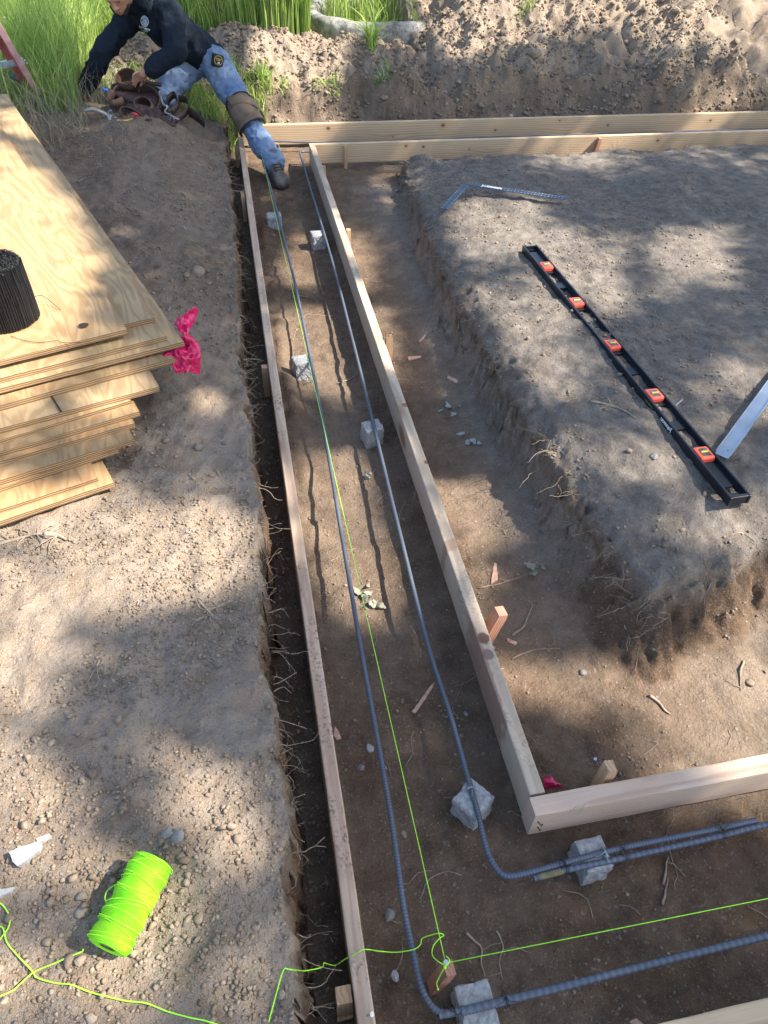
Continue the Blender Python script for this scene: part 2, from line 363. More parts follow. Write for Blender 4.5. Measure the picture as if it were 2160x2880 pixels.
M['card'] = simple('cardboard_core', (.25, .16, .10), .85, 0, .2, 60, .3)
def bag_mat():
    b = NB('red_film', .22, .6); v = b.coord(); n_ = b.noise(v, 22, 5, .6, 1.0)
    b.col(b.mix(b.ramp(n_, [(.35, 0.), (.65, 1.)]), (.62, .006, .075), (.88, .03, .20)))
    b.bs.inputs['Transmission Weight'].default_value = .25; b.bs.inputs['Alpha'].default_value = .93
    b.nor(b.bump(n_, .6, .008, b.bump(b.noise(v, 90, 3, .5, 1.5), .4, .002))); return b.m
M['bag'] = bag_mat()
M['root'] = simple('roots', (.29, .225, .165), .9, 0, .3, 60, .5)
M['deadleaf'] = simple('dead_leaf', (.20, .20, .155), .85, 0, .25, 50, .4)
M['lichen'] = simple('lichen', (.26, .28, .26), .9, 0, .2, 80, .5)
def cloth_mat(name, c1, c2, s1=10, weave=900, rough=.92, bd=.006):
    b = NB(name, rough, .1); v = b.coord(); n_ = b.noise(v, s1, 5, .6); wv = b.noise(v, weave, 2)
    c = b.mix(b.ramp(n_, [(.3, 0.), (.7, 1.)]), c1, c2); c = b.mix(b.math('MULTIPLY', wv, .3), c, tuple(x*.5 for x in c1))
    b.col(c); b.nor(b.bump(wv, .4, .0008, b.bump(b.noise(v, 20, 3, .5, 1.5), .9, bd*2.2))); return b.m
M['jeans'] = cloth_mat('denim', (.09, .16, .30), (.28, .335, .42), 5)
M['denim_worn'] = cloth_mat('worn_denim', (.22, .27, .36), (.33, .40, .52), 7)
M['hoodie'] = cloth_mat('dark_fleece', (.009, .014, .022), (.020, .027, .038), 6)
M['skin'] = simple('skin', (.36, .185, .12), .55, 0, .12, 25, .15, .4)
M['hair'] = simple('hair', (.012, .010, .009), .6, 0, .4, 120, .6)
M['boot'] = simple('dusty_boot', (.13, .115, .10), .85, 0, .35, 25, .5, .2, .004)
M['sole'] = simple('boot_sole', (.045, .04, .037), .9, 0, .3, 40, .4)
M['lace'] = simple('boot_lace', (.05, .03, .025), .8, 0, .3, 60, .2)
M['leather'] = simple('brown_leather', (.050, .028, .024), .6, 0, .45, 18, .4, .4, .003)
M['leather_in'] = simple('leather_inside', (.045, .034, .028), .85, 0, .3, 25, .3)
M['leather_tan'] = simple('tan_leather', (.095, .052, .034), .7, 0, .3, 20, .4)
M['kneepad'] = simple('scuffed_kneepad', (.16, .108, .070), .6, 0, .3, 20, .4, .35, .003)
M['black'] = simple('black_rubber', (.015, .015, .016), .7, 0, .2, 40, .2)
M['emb_white'] = simple('print_white', (.72, .76, .80), .7, 0, .05, 30, 0)
M['emb_blue'] = simple('print_blue', (.12, .33, .58), .7, 0, .1, 30, 0)
M['fibreglass'] = simple('red_fibreglass', (.30, .075, .065), .6, 0, .25, 18, .2)
M['fibre_face'] = simple('scuffed_pink_fibreglass', (.42, .25, .24), .75, 0, .2, 35, .3)
M['alu'] = simple('scuffed_aluminium', (.5, .54, .58), .5, .6, .25, 40, .2)
M['ladderfoot'] = simple('grey_plastic', (.06, .075, .085), .75, 0, .3, 30, .2)
M['hammer_w'] = simple('pale_handle', (.42, .38, .32), .6, 0, .15, 40, .1)
M['redplastic'] = simple('red_plastic', (.45, .03, .05), .4, 0, .1, 30, .05)
M['yellow'] = simple('yellow_plastic', (.75, .46, .03), .4, 0, .1, 30, .05)
M['blueplastic'] = simple('blue_plastic', (.03, .14, .4), .4, 0, .1, 30, .05)

# ------------------------------------------------------------------ terrain
PLAT = [(.93,4.12),(.87,3.8),(.81,3.1),(.785,2.5),(.775,1.9),(.785,1.5),(.80,1.12),(.825,.97),(.90,.895),(1.02,.93),(1.25,1.0),(2.0,1.08),(8,1.3),(80,1.5),(80,4.16),(8,4.16),(1.4,4.16)]
def poly_sd(x, y, poly):
    d = np.full(x.shape, 1e9); ins = np.zeros(x.shape, bool); n = len(poly)
    for i in range(n):
        ax, ay = poly[i]; bx, by = poly[(i+1) % n]; ex, ey = bx-ax, by-ay
        t = np.clip(((x-ax)*ex+(y-ay)*ey)/(ex*ex+ey*ey), 0, 1)
        d = np.minimum(d, np.hypot(x-ax-t*ex, y-ay-t*ey))
        c = ((ay > y) != (by > y)) & (x < ex*(y-ay)/(ey if ey else 1e-9)+ax); ins ^= c
    return np.where(ins, d, -d)
CRX = [-1.3, -.95, -.6, -.25, .18, .42, .66, 1.0, 1.35, 1.8, 2.6, 4.2, 8]
CRZ = [.13, .19, .31, .21, .31, .27, .15, .10, .12, .37, .44, .55, .5]
CRY = [5.2, 5.2, 5.25, 5.3, 5.5, 5.6, 5.65, 5.75, 5.85, 6.05, 6.2, 6.5, 6.8]
def terrain(x, y, fine=True):
    """height, damp, dust"""
    n1 = fbm(x*1.7, y*1.7, oct=4, seed=3); n2 = fbm(x*7, y*7, oct=4, seed=9)
    n3 = fbm(x*24, y*24, oct=4, seed=21) if fine else 0*x
    floor = -.13 + .006*n1 + .004*n2 + .0018*n3
    # trench floor: crumbs heaped beside the left form, slope of fallen dust below the right bank
    floor = floor + .022*np.exp(-((x-.115-.02*n1)/.035)**2)*sstep(1.2, 2.0, y)*sstep(4.0, 3.3, y)*(1+n2)
    floor = floor + .035*sstep(.58, .8, x)*sstep(.75, 1.3, y)*sstep(4.3, 3.4, y)
    floor = floor + (.030+.01*n2)*np.exp(-((x-.452)/.020)**2)*sstep(.55, .62, y)*sstep(4.3, 4.2, y) + (.026+.01*n2)*np.exp(-((x-.060)/.016)**2)*sstep(.1, .2, y)
    floor = floor + (.030+.008*n2)*np.exp(-((y-.520)/.018)**2)*sstep(.44, .50, x)*sstep(2.3, 2.1, x)
    floor = floor + .012*np.maximum(0, fbm(x*9, y*9, oct=3, seed=111)-.25)
    # left bank
    e = -.040 + .010*fbm(y*3.1, y*0+2, oct=3, seed=5) + .010*fbm(y*17, y*0+7, oct=3, seed=6) + .004*fbm(x*40, y*40, oct=3, seed=64) + .02*sstep(2.2, 4.0, y)
    zl = .12 + .03*sstep(3.2, 4.6, y) + .012*n1 + .006*n2
    zl = zl - (.05*sstep(-.34, -.03, x)*sstep(.9, 2.2, y) + .07*sstep(-.55, -.05, x)*sstep(2.6, 3.6, y))
    zl = zl + .05*np.exp(-((x+.42)/.22)**2-((y-4.25)/.35)**2)
    cd1, cv1 = cells(x*26, y*26, 4); cd2, cv2 = cells(x*55, y*55, 8)
    peb = .0030*np.maximum(0, .6-cd1)*(cv1 > .6) + .0035*np.maximum(0, .6-cd2)*(cv2 > .3)
    zl = zl + (peb + .0055*n3 + .006*np.maximum(0, fbm(x*15, y*15, oct=3, seed=112)-.1)*sstep(1.2, 1.8, y) if fine else 0)
    wl = sstep(e+.016, e-.006, x)
    h = floor*(1-wl) + zl*wl
    # right plateau
    sd = poly_sd(x, y, PLAT) + .018*n2 + .012*n3
    zp = .085 -.02*sstep(1.25, .95, y) + .02*sstep(1.0, 2.0, y)*sstep(2.9, 1.8, y) - .085*sstep(2.75, 4.1, y) + .035*sstep(2.6, 4.4, x)*sstep(3.2, 4.1, y)
    zp = zp + .014*n1 + .007*n2 + .0035*n3 + .05*np.exp(-((x-1.02)/.11)**2-((y-4.05)/.10)**2)
    zp = zp + (peb*.7 + .007*np.maximum(0, fbm(x*12, y*12, oct=3, seed=113)-.2) if fine else 0)
    near_ = sstep(1.5, 1.0, y)*sstep(1.8, 1.1, x)
    rg = .011*(1-2*np.abs(fbm(x*13, y*13, oct=3, seed=61))) + .006*fbm(x*38, y*38, oct=2, seed=62); cw1, cw2 = cells(x*19, y*19, 63); rg = rg + .012*(.5-cw1)*(cw2 > .4)
    sw = sd+rg; rise = .70*sstep(-.022-.05*near_, .024+.05*near_, sw) + .16*sstep(.02, .08, sw) + .14*sstep(.08, .30, sd)
    h = np.where(x > .5, np.maximum(h, h*(1-rise) + zp*rise), h)
    # bank and spoil heap behind the far form
    yf = 5.0 + .05*n1 + .04*n2 - .25*sstep(.3, -.6, x)
    cz = np.interp(x, CRX, CRZ) + .03*n1; cy = np.interp(x, CRX, CRY)
    up = sstep(yf-.04, yf+.17+.05*n1, y)
    slope = np.clip((y-yf-.08)/(cy-yf-.08), 0, 1)
    zs = .075 + .02*n2 + (cz-.075)*(slope**1.15)
    back = np.where(x < 1.4, .10, .36)
    zs = np.where(y > cy, cz + (back-cz)*sstep(0, .55, y-cy), zs)
    hd1, hv1 = cells(x*5.5+n2*.2, y*5.5, 31); hd2, hv2 = cells(x*14, y*14, 32)
    zs = zs + (.08*fbm(x*2.1, y*2.6, oct=3, seed=71) + .09*np.maximum(0, .62-hd1)*(hv1 > .45) + .030*np.maximum(0, .62-hd2)*(hv2 > .3) + 1.5*peb + .017*n3 + .02*n2)*sstep(-1.6, -.9, x)*(.35+.65*sstep(9, 7, y)) * (1 if fine else .3)
    hb = h*(1-up) + zs*up
    lx = sstep(-.02, -.10, x)     # left of the trench the bank runs straight on into the heap
    hl = np.maximum(h, zl + (zs-zl)*sstep(4.75, 5.1, y))
    far = hb*(1-lx) + hl*lx
    h = np.where(y > 4.5, far, h)
    # moisture and dust, with some light and shade painted into the moisture mask
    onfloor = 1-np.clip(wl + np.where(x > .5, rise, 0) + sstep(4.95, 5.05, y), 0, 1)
    damp_shade = onfloor*(.90 - .62*sstep(.55, 1.3, x)*sstep(1.15, .8, y)*sstep(.42, .56, y) - .22*sstep(.06, .12, x)*sstep(.42, .30, x)*sstep(.8, 1.1, y)*sstep(3.0, 2.5, y) - .22*sstep(.47, .55, x)*sstep(.9, 1.0, y)) + .55*sstep(yf-.03, yf+.05, y)*sstep(yf+.35, yf+.12, y)*(x > -.05)  # floor paled to lift the sunlit patches; rear bank foot darkened
    damp_shade = damp_shade + 1.0*np.where(x > .5, np.clip(1.25-np.abs(rise-.34)/.34, 0, 1), 0)*(sd > -.08) + .8*np.clip(wl*(1-wl)*4, 0, 1)*(y < 4.6) + .48*sstep(1.6, 2.6, y)*wl*sstep(5.0, 4.6, y)  # painted shade: cut bank faces and far left bank coloured darker
    damp_shade = np.clip(damp_shade + .12*n2, 0, 1)
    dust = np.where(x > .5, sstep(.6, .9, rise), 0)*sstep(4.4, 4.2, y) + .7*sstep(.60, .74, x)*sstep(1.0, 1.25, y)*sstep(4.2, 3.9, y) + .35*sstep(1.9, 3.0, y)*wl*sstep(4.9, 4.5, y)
    damp_shade = damp_shade*(1-.75*sstep(.60, .76, x+.04*n2)*sstep(1.0, 1.25, y)*sstep(4.2, 3.9, y)*(onfloor > .5))
    return h, damp_shade, np.clip(dust, 0, 1)
def axis_pts(segs):
    out = []
    for a, b, d in segs: out.append(np.arange(a, b, d))
    return np.concatenate(out+[np.array([segs[-1][1]])])
def grow(a, b, d0, r):
    o = [a]; d = d0
    while o[-1] < b: o.append(o[-1]+d); d *= r
    return np.array(o)
xs = axis_pts([(-2.4, -1.25, .022), (-1.25, -.08, .0075), (-.08, .0, .0028), (.0, .74, .008), (.74, .9, .006), (.9, 1.7, .0085), (1.7, 3.2, .016), (3.2, 6.2, .028)])
xs = np.concatenate([-grow(2.4, 90, .05, 1.35)[::-1][:-1], xs, grow(6.2, 90, .05, 1.35)[1:]])
ys = axis_pts([(-.3, .1, .03), (.1, 1.3, .0065), (1.3, 2.6, .010), (2.6, 4.9, .0145), (4.9, 6.6, .015), (6.6, 8.8, .04)])
ys = np.concatenate([-grow(.3, 90, .06, 1.35)[::-1][:-1], ys, grow(8.8, 90, .06, 1.35)[1:]])
xs = xs[np.concatenate([[True], np.diff(xs) > 1e-4])]; ys = ys[np.concatenate([[True], np.diff(ys) > 1e-4])]
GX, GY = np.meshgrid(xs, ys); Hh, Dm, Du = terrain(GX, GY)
nx, ny = len(xs), len(ys); idx = np.arange(nx*ny).reshape(ny, nx)
F = np.stack([idx[:-1, :-1], idx[:-1, 1:], idx[1:, 1:], idx[1:, :-1]], -1).reshape(-1, 4)
# crumbling of the steep cut faces: push the surface about in all three directions
gy_, gx_ = np.gradient(Hh, ys, xs); steep = np.clip(np.nan_to_num(np.hypot(gx_, gy_))-.8, 0, 3)/3*(np.hypot(GX, GY-2.5) < 9)
cr1 = fbm(GX*16, GY*16, Hh*34, oct=3, seed=101); cr2 = fbm(GX*16+40, GY*16, Hh*34, oct=3, seed=102); cr3 = fbm(GX*45, GY*45, Hh*90, oct=2, seed=103)
DX = steep*(.008*cr1+.006*cr3); DY = steep*(.008*cr2-.006*cr3)
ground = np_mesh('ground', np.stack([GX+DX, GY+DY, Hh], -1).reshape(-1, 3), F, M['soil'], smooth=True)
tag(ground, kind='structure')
for nm, arr in (('damp_shade', Dm), ('dust', Du)):
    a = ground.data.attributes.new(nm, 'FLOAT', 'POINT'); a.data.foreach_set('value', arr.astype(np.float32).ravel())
from bisect import bisect_right
def gz(x, y):
    i = min(max(int(np.searchsorted(xs, x))-1, 0), nx-2); j = min(max(int(np.searchsorted(ys, y))-1, 0), ny-2)
    fx = (x-xs[i])/(xs[i+1]-xs[i]); fy = (y-ys[j])/(ys[j+1]-ys[j])
    return float((Hh[j, i]*(1-fx)+Hh[j, i+1]*fx)*(1-fy)+(Hh[j+1, i]*(1-fx)+Hh[j+1, i+1]*fx)*fy)
def PG(px, py, lift=0.0):
    """where the sight line of that pixel meets the ground"""
    d = Vector(ray(px, py)).normalized(); t = .3; o = Vector((0, 0, CAMH)); prev = t
    while t < 14:
        p = o+d*t
        if p.z < gz(p.x, p.y): break
        prev = t; t += .02
    for _ in range(8):
        m = (prev+t)/2; p = o+d*m
        if p.z < gz(p.x, p.y): t = m
        else: prev = m
    p = o+d*t; return Vector((p.x, p.y, p.z+lift))

# ------------------------------------------------------------------ loose clods and gravel
def ico(sub, seed):
    b = bmesh.new(); bmesh.ops.create_icosphere(b, subdivisions=sub, radius=1); rs = random.Random(seed)
    off = Vector((rs.random()*50, rs.random()*50, rs.random()*50))
    planes = [Vector((rs.gauss(0, 1), rs.gauss(0, 1), rs.gauss(0, 1))).normalized() for _ in range(7)]
    for v in b.verts:
        p = v.co.copy()
        for pl in planes:
            k = p.dot(pl) - .72
            if k > 0: p -= pl*k*.9
        p *= 1+.22*mnoise.noise(p*1.3+off)+.10*mnoise.noise(p*3.1+off)
        v.co = Vector((p.x, p.y*rs.uniform(.98, 1.0), p.z*.72))
    b.verts.index_update(); V = np.array([v.co[:] for v in b.verts]); Fa = np.array([[v.index for v in f.verts] for f in b.faces]); b.free(); return V, Fa
def hullstone(seed, n=15):
    rs = random.Random(seed); b = bmesh.new()
    for k in range(n):
        v = Vector((rs.gauss(0, 1), rs.gauss(0, 1), rs.gauss(0, 1))).normalized()*rs.uniform(.82, 1.05); b.verts.new((v.x, v.y*.9, v.z*.75))
    r_ = bmesh.ops.convex_hull(b, input=b.verts[:]); bmesh.ops.delete(b, geom=[g for g in r_['geom_interior'] if isinstance(g, bmesh.types.BMVert)], context='VERTS')
    bmesh.ops.triangulate(b, faces=b.faces[:]); b.verts.index_update(); V = np.array([v.co[:] for v in b.verts]); Fa = np.array([[v.index for v in f.verts] for f in b.faces]); b.free(); return V, Fa
HUL = [hullstone(s, 11+s % 8) for s in range(24)]; ICO1 = [ico(1, s) for s in range(10)]; ICO2 = [ico(2, s+40) for s in range(10)]; ICO3 = [ico(3, s+80) for s in range(8)]
def scatter(name, pts, sizes, mat, tone=None, kit=ICO1, sink=.25, flat=False):
    VV, FF, TT, n = [], [], [], 0
    for k, (p, s) in enumerate(zip(pts, sizes)):
        V, Fa = kit[k % len(kit)]; a, b_, c_ = RS.rand()*6.28, (RS.rand()-.5)*1.0, (RS.rand()-.5)*1.0
        Rm = np.array(Matrix.Rotation(a, 3, 'Z') @ Matrix.Rotation(b_, 3, 'X') @ Matrix.Rotation(c_, 3, 'Y'))
        sc = np.array([1, RS.uniform(.65, 1), RS.uniform(.6, 1)])*s
        VV.append((V*sc) @ Rm.T + np.array([p[0], p[1], p[2]+s*(.6-sink)])); FF.append(Fa+n); n += len(V)
        TT.append(np.full(len(V), RS.rand()))
    o = np_mesh(name, np.concatenate(VV), np.concatenate(FF), mat, smooth=not flat)
    at = o.data.attributes.new('tone', 'FLOAT', 'POINT'); at.data.foreach_set('value', np.concatenate(TT).astype(np.float32)); return o
def gz_np(x, y):
    i = np.clip(np.searchsorted(xs, x)-1, 0, nx-2); j = np.clip(np.searchsorted(ys, y)-1, 0, ny-2)
    fx = (x-xs[i])/(xs[i+1]-xs[i]); fy = (y-ys[j])/(ys[j+1]-ys[j])
    return (Hh[j, i]*(1-fx)+Hh[j, i+1]*fx)*(1-fy)+(Hh[j+1, i]*(1-fx)+Hh[j+1, i+1]*fx)*fy
def sprinkle(n, x0, x1, y0, y1, s0, s1, keep=None, power=2.5, clump=6.0, thr=-.2, seed=0):
    x = RS.uniform(x0, x1, n); y = RS.uniform(y0, y1, n); ok = fbm(x*clump, y*clump, oct=3, seed=50+seed) > thr
    if keep is not None: ok &= keep(x, y)
    x, y = x[ok], y[ok]; s = s0+(s1-s0)*RS.rand(len(x))**power
    return np.stack([x, y, gz_np(x, y)], -1), s
banks = lambda x, y: x < -.045
grav = [sprinkle(30000, -1.0, -.03, .12, 1.4, .0009, .0060, banks, 3.2, 4, -.45, seed=1),
        sprinkle(900, -1.0, -.30, .25, 1.25, .003, .0125, lambda x, y: x < -.30-.12*np.sin(y*7), 2.6, 6, .0, seed=2),
        sprinkle(260, -.36, -.05, .15, .55, .003, .0115, banks, 2.4, 9, -.3, seed=12),
        sprinkle(15000, -1.2, -.03, 1.4, 4.6, .0014, .009, banks, 4.2, 3, -.3, seed=3),
        sprinkle(17000, .78, 2.4, 1.0, 4.1, .0014, .0080, None, 4.5, 3, -.3, seed=6),
        sprinkle(9000, -.01, .8, .12, 4.1, .0009, .0055, lambda x, y: ~((x > .03) & (x < .08)), 3.2, 6, .05, seed=7),
        sprinkle(1500, -.01, .04, .12, 4.1, .0015, .007, None, 2.6, 7, -.5, seed=8),
        sprinkle(6000, .75, 2.2, .15, 1.15, .001, .007, None, 3.4, 5, .0, seed=9),
        sprinkle(22000, .1, 3.8, 4.98, 6.7, .0035, .019, None, 4.0, 3, -.5, seed=14), sprinkle(5000, -1.0, .2, 4.9, 5.6, .003, .016, None, 4.0, 3, -.5, seed=15)]
pts = np.concatenate([s[0] for s in grav]); siz = np.concatenate([s[1] for s in grav])
gravel = scatter('gravel', pts, siz, M['clod'], kit=HUL, flat=True); tag(gravel, 'fine broken gravel and earth crumbs covering the banks and the trench floor', 'gravel', kind='stuff')
sets = [sprinkle(260, -1.0, -.03, .12, 1.4, .003, .008, banks, 2.0, 5, .0, seed=21), sprinkle(380, -1.2, -.03, 1.4, 4.6, .003, .016, banks, 3.5, 2, 0, seed=3),
        sprinkle(2600, .2, 3.6, 4.98, 6.5, .004, .030, None, 4.0, 2.5, -.1, seed=4), sprinkle(2200, -1.0, .3, 4.8, 5.7, .005, .024, None, 2.6, 4, -.4, seed=4),
        sprinkle(420, .8, 2.4, 1.0, 4.1, .003, .013, None, 4.5, 2, .1, seed=6), sprinkle(260, -.01, .8, .12, 4.1, .003, .009, lambda x, y: ~((x > .03) & (x < .08)), 3.2, 7, .1, seed=7)]
pts = np.concatenate([s[0] for s in sets]); siz = np.concatenate([s[1] for s in sets])
clods = scatter('loose_clods', pts, siz, M['clod']); tag(clods, 'rounded clods of dry earth lying on the banks and the spoil heap', 'earth clods', kind='stuff')

# ------------------------------------------------------------------ form boards
def board(name, x0, x1, y0, y1, z0, z1, mat, label, along='Y', group='form boards round the footing trench', wob=.0012, seed=0, cat='board', nseg=90):
    """sawn board, local X runs along its length; eased edges and a slight bow"""
    L = (y1-y0) if along == 'Y' else (x1-x0); W = (x1-x0) if along == 'Y' else (y1-y0); Hb = z1-z0
    r = .0032; prof = []
    for sx_, sz_ in ((1, 1), (-1, 1), (-1, -1), (1, -1)):
        cx, cz = sx_*(W/2-r), sz_*(Hb/2-r); a0 = {(1, 1): 0, (-1, 1): 90, (-1, -1): 180, (1, -1): 270}[(sx_, sz_)]
        for k in range(3): prof.append((cx+r*math.cos(R(a0+45*k)), cz+r*math.sin(R(a0+45*k))))
    vs_, n = [], len(prof)
    for i in range(nseg+1):
        t = i/nseg*L-L/2; bow = wob*math.sin(t*2.1+seed)+.0006*mnoise.noise(Vector((t*9, seed, 0)))
        for k, (a, b) in enumerate(prof):
            q = .0007*mnoise.noise(Vector((t*14, a*60, b*60+seed)))
            vs_.append((t, a+bow+q, b+q))
    fs = [(i*n+k, (i+1)*n+k, (i+1)*n+(k+1) % n, i*n+(k+1) % n) for i in range(nseg) for k in range(n)]
    fs += [tuple(range(n)), tuple(nseg*n+k for k in range(n-1, -1, -1))]
    o = mesh_obj(name, vs_, fs, mat, smooth=False)
    o.location = ((x0+x1)/2, (y0+y1)/2, (z0+z1)/2)
    if along == 'Y': o.rotation_euler = (0, 0, math.pi/2)
    b = bmesh.new(); b.from_mesh(o.data); bmesh.ops.recalc_face_normals(b, faces=b.faces[:]); b.to_mesh(o.data); b.free()
    return tag(o, label, cat, group)
YC = 4.50
bA = board('form_board', .0445, .0735, .12, 4.50, -.100, 0, M['redwood'], 'long pinkish form board on edge along the left bank of the trench', seed=1)
bB = board('form_board', .4355, .4675, .541, 4.325, -.100, 0, M['greywood'], 'long weathered form board with dark stained knots running down the middle of the dig', seed=2)
bC = board('form_board', .05, 6.4, 4.700, 4.728, -.112, 0, M['pinewood'], 'pale knotty form board at the back, in front of the earth bank', 'X', seed=3, nseg=120)
bD = board('form_board', .4375, 4.75, 4.330, 4.358, -.104, 0, M['pinewood2'], 'pale form board just in front of the rearmost one, half buried at its right end', 'X', seed=5, nseg=120)
bE = board('form_board', .4335, 2.2, .4995, .538, -.092, 0, M['redwood'], 'short pinkish form board with splinters and bent nails at its left end', 'X', seed=7)
bE.data.materials[0] = wood_mat('pinkish_pale_fir', (.42, .27, .19), (.62, .47, .35), (.54, .33, .25), 20, dirt=.15)
bF = board('form_board', .46, 2.2, .112, .148, -.092, 0, M['pinewood'], 'pale form board crossing the bottom right corner', 'X', seed=9)
# splinters, bent nails on the end of board E
mb = MB()
for (a, b_) in (((1605, 2272), (1598, 2279)), ((1625, 2262), (1600, 2284)), ((1647, 2258), (1616, 2296)), ((1640, 2260), (1608, 2274))):
    p = PY(a[0], a[1], .498); q = PY(b_[0], b_[1], .494); mb.tube([p, (p+q)/2+Vector((0, -.002, 0)), q], [.0009, .0008, .0003], 4)
sp = mb.build('splinter', M['greywood'], None); sp.parent = bE; sp.matrix_parent_inverse = bE.matrix_world.inverted() if False else Matrix.Translation(-bE.location)
for (a, b_) in (((1512, 2310), (1524, 2320)), ((1511, 2324), (1519, 2334))):
    mb = MB(); p = PY(*a, .499); q = PY(*b_, .492)
    mb.tube([p, p.lerp(q, .5)+Vector((0, -.003, .001)), q], .0015, 6); mb.lathe([(.0001, 0), (.0034, 0), (.0034, .0012), (.0001, .0012)], q, (q-p), 10)
    o = mb.build('nail', M['dark_nail'], bE); o.matrix_parent_inverse = Matrix.Translation(-bE.location)
# nail head at the near end of board A
mb = MB(); p = P(1035, 2856, .001); mb.lathe([(.0001, .018), (.0038, .018), (.0038, .0165), (.0016, .016), (.0016, -.005)], p, (.35, -.15, 1), 12)
o = mb.build('nail', M['nail'], bA); o.matrix_parent_inverse = (Matrix.Translation(bA.location) @ Matrix.Rotation(math.pi/2, 4, 'Z')).inverted()

# ------------------------------------------------------------------ stakes
def stake(x, y, ztop, mat, label, w=.030, d=.022, rot=0, lean=(0, 0), zb=-.2, broken=False, group='wooden stakes holding the form boards'):
    hgt = ztop-zb; b = bmesh.new(); bmesh.ops.create_grid(b, x_segments=5, y_segments=5, size=.5)
    n = 12; ring = []
    b.free(); vs_ = []; seg = [(-.5, -.5), (0, -.5), (.5, -.5), (.5, 0), (.5, .5), (0, .5), (-.5, .5), (-.5, 0)]
    for i in range(n+1):
        t = i/n
        for a, c in seg:
            q = .0008*mnoise.noise(Vector((a*3+x*50, c*3+y*50, t*9)))
            dz = 0
            if broken and i == n: dz = .018*mnoise.noise(Vector((a*9+x, c*9, 3)))
            if i == n: a, c = a*.94, c*.94
            vs_.append(((t-.5)*hgt+dz, a*w+q, c*d+q))
    m = 8; fs = [(i*m+k, i*m+(k+1) % m, (i+1)*m+(k+1) % m, (i+1)*m+k) for i in range(n) for k in range(m)]
    vs_.append((.5*hgt-(.006 if broken else 0), 0, 0)); top = len(vs_)-1
    fs += [(n*m+k, n*m+(k+1) % m, top) for k in range(m)]
    o = mesh_obj('stake', vs_, fs, mat)
    bb = bmesh.new(); bb.from_mesh(o.data)
    if broken:   # frayed fibres
        for k in range(14):
            a, c = random.uniform(-.45, .45)*w, random.uniform(-.45, .45)*d; l = random.uniform(.008, .022)
            v = [bb.verts.new((.5*hgt-.006, a+dx, c+dy)) for dx, dy in ((-.002, -.001), (.002, -.001), (0, .002))]+[bb.verts.new((.5*hgt+l, a*1.5+random.uniform(-.003, .003), c*1.5))]
            for q in ((0, 1, 3), (1, 2, 3), (2, 0, 3)): bb.faces.new([v[j] for j in q])
    bmesh.ops.recalc_face_normals(bb, faces=bb.faces[:]); bb.to_mesh(o.data); bb.free()
    o.matrix_world = Matrix.Translation((x, y, (ztop+zb)/2)) @ Matrix.Rotation(lean[0], 4, 'X') @ Matrix.Rotation(lean[1], 4, 'Y') @ Matrix.Rotation(R(rot), 4, 'Z') @ Matrix.Rotation(-math.pi/2, 4, 'Y')
    return tag(o, label, 'stake', group)
def SP(px, py, z): v = P(px, py, z); return v.x, v.y
x, y = SP(676, 541, .015); stake(.031, y, .015, M['stakewood'], 'thin stake with a split top, left of the far half of the left board', .016, .018, broken=True)
x, y = SP(751, 1030, -.012); stake(.031, y, -.012, M['stakewood'], 'squared stake in the gap between the bank and the middle of the left board', .024, .022)
x, y = SP(975, 2795, -.010); stake(.029, y, -.010, M['stakewood'], 'brown stake at the near end of the left board', .027, .027)
x, y = SP(985, 645, .0); stake(.483, y, .0, M['stakewood'], 'pale narrow stake behind the far half of the middle board', .024, .020)
x, y = SP(1098, 945, .01); stake(.486, y, .012, M['stakewood'], 'stake with a frayed hammered top behind the middle board', .026, .024, broken=True)
x, y = SP(1395, 1720, .010); stake(.490, y, .012, M['redstake'], 'pinkish stake leaning away from the stained knot of the middle board', .030, .026, lean=(0, .22), rot=8)
x, y = SP(1706, 2155, .024); stake(x+.002, .5535, .024, M['stakewood'], 'short stake with a torn face behind the near cross board', .026, .020, lean=(-.05, .06))
x, y = SP(1243, 2720, .0); SS = stake(x, y, .0, M['redstake'], 'red brown corner stake with the neon lines tied to its nail', .024, .018, rot=4, lean=(.03, .12), group=None)
SSx, SSy = x, y
x, y = SP(980, 430, -.01); stake(x, 4.318, -.008, M['stakewood'], 'brown stake on the front of the second rear board, near its left end', .030, .018, zb=-.16)
x, y = SP(1684, 392, -.01); stake(x, 4.312, -.006, M['redstake'], 'leaning reddish stake in front of the second rear board', .030, .020, lean=(0, .16), zb=-.16)
x, y = SP(1957, 308, .012); stake(x, 4.742, .014, M['redstake'], 'small reddish stake top showing behind the rearmost board on the right', .034, .02)
x, y = SP(1436, 320, .01); stake(x, 4.745, .008, M['stakewood'], 'dull stake top behind the rearmost board, left of its centre', .030, .02)
x, y = SP(662, 383, -.02); stake(.030, 4.40, -.012, M['stakewood'], 'dark stake at the far end of the left board, by the bank corner', .022, .022)
x, y = SP(905, 440, -.02); stake(.483, 4.05, -.02, M['stakewood'], 'low stake tucked behind the far end of the middle board', .02, .018)
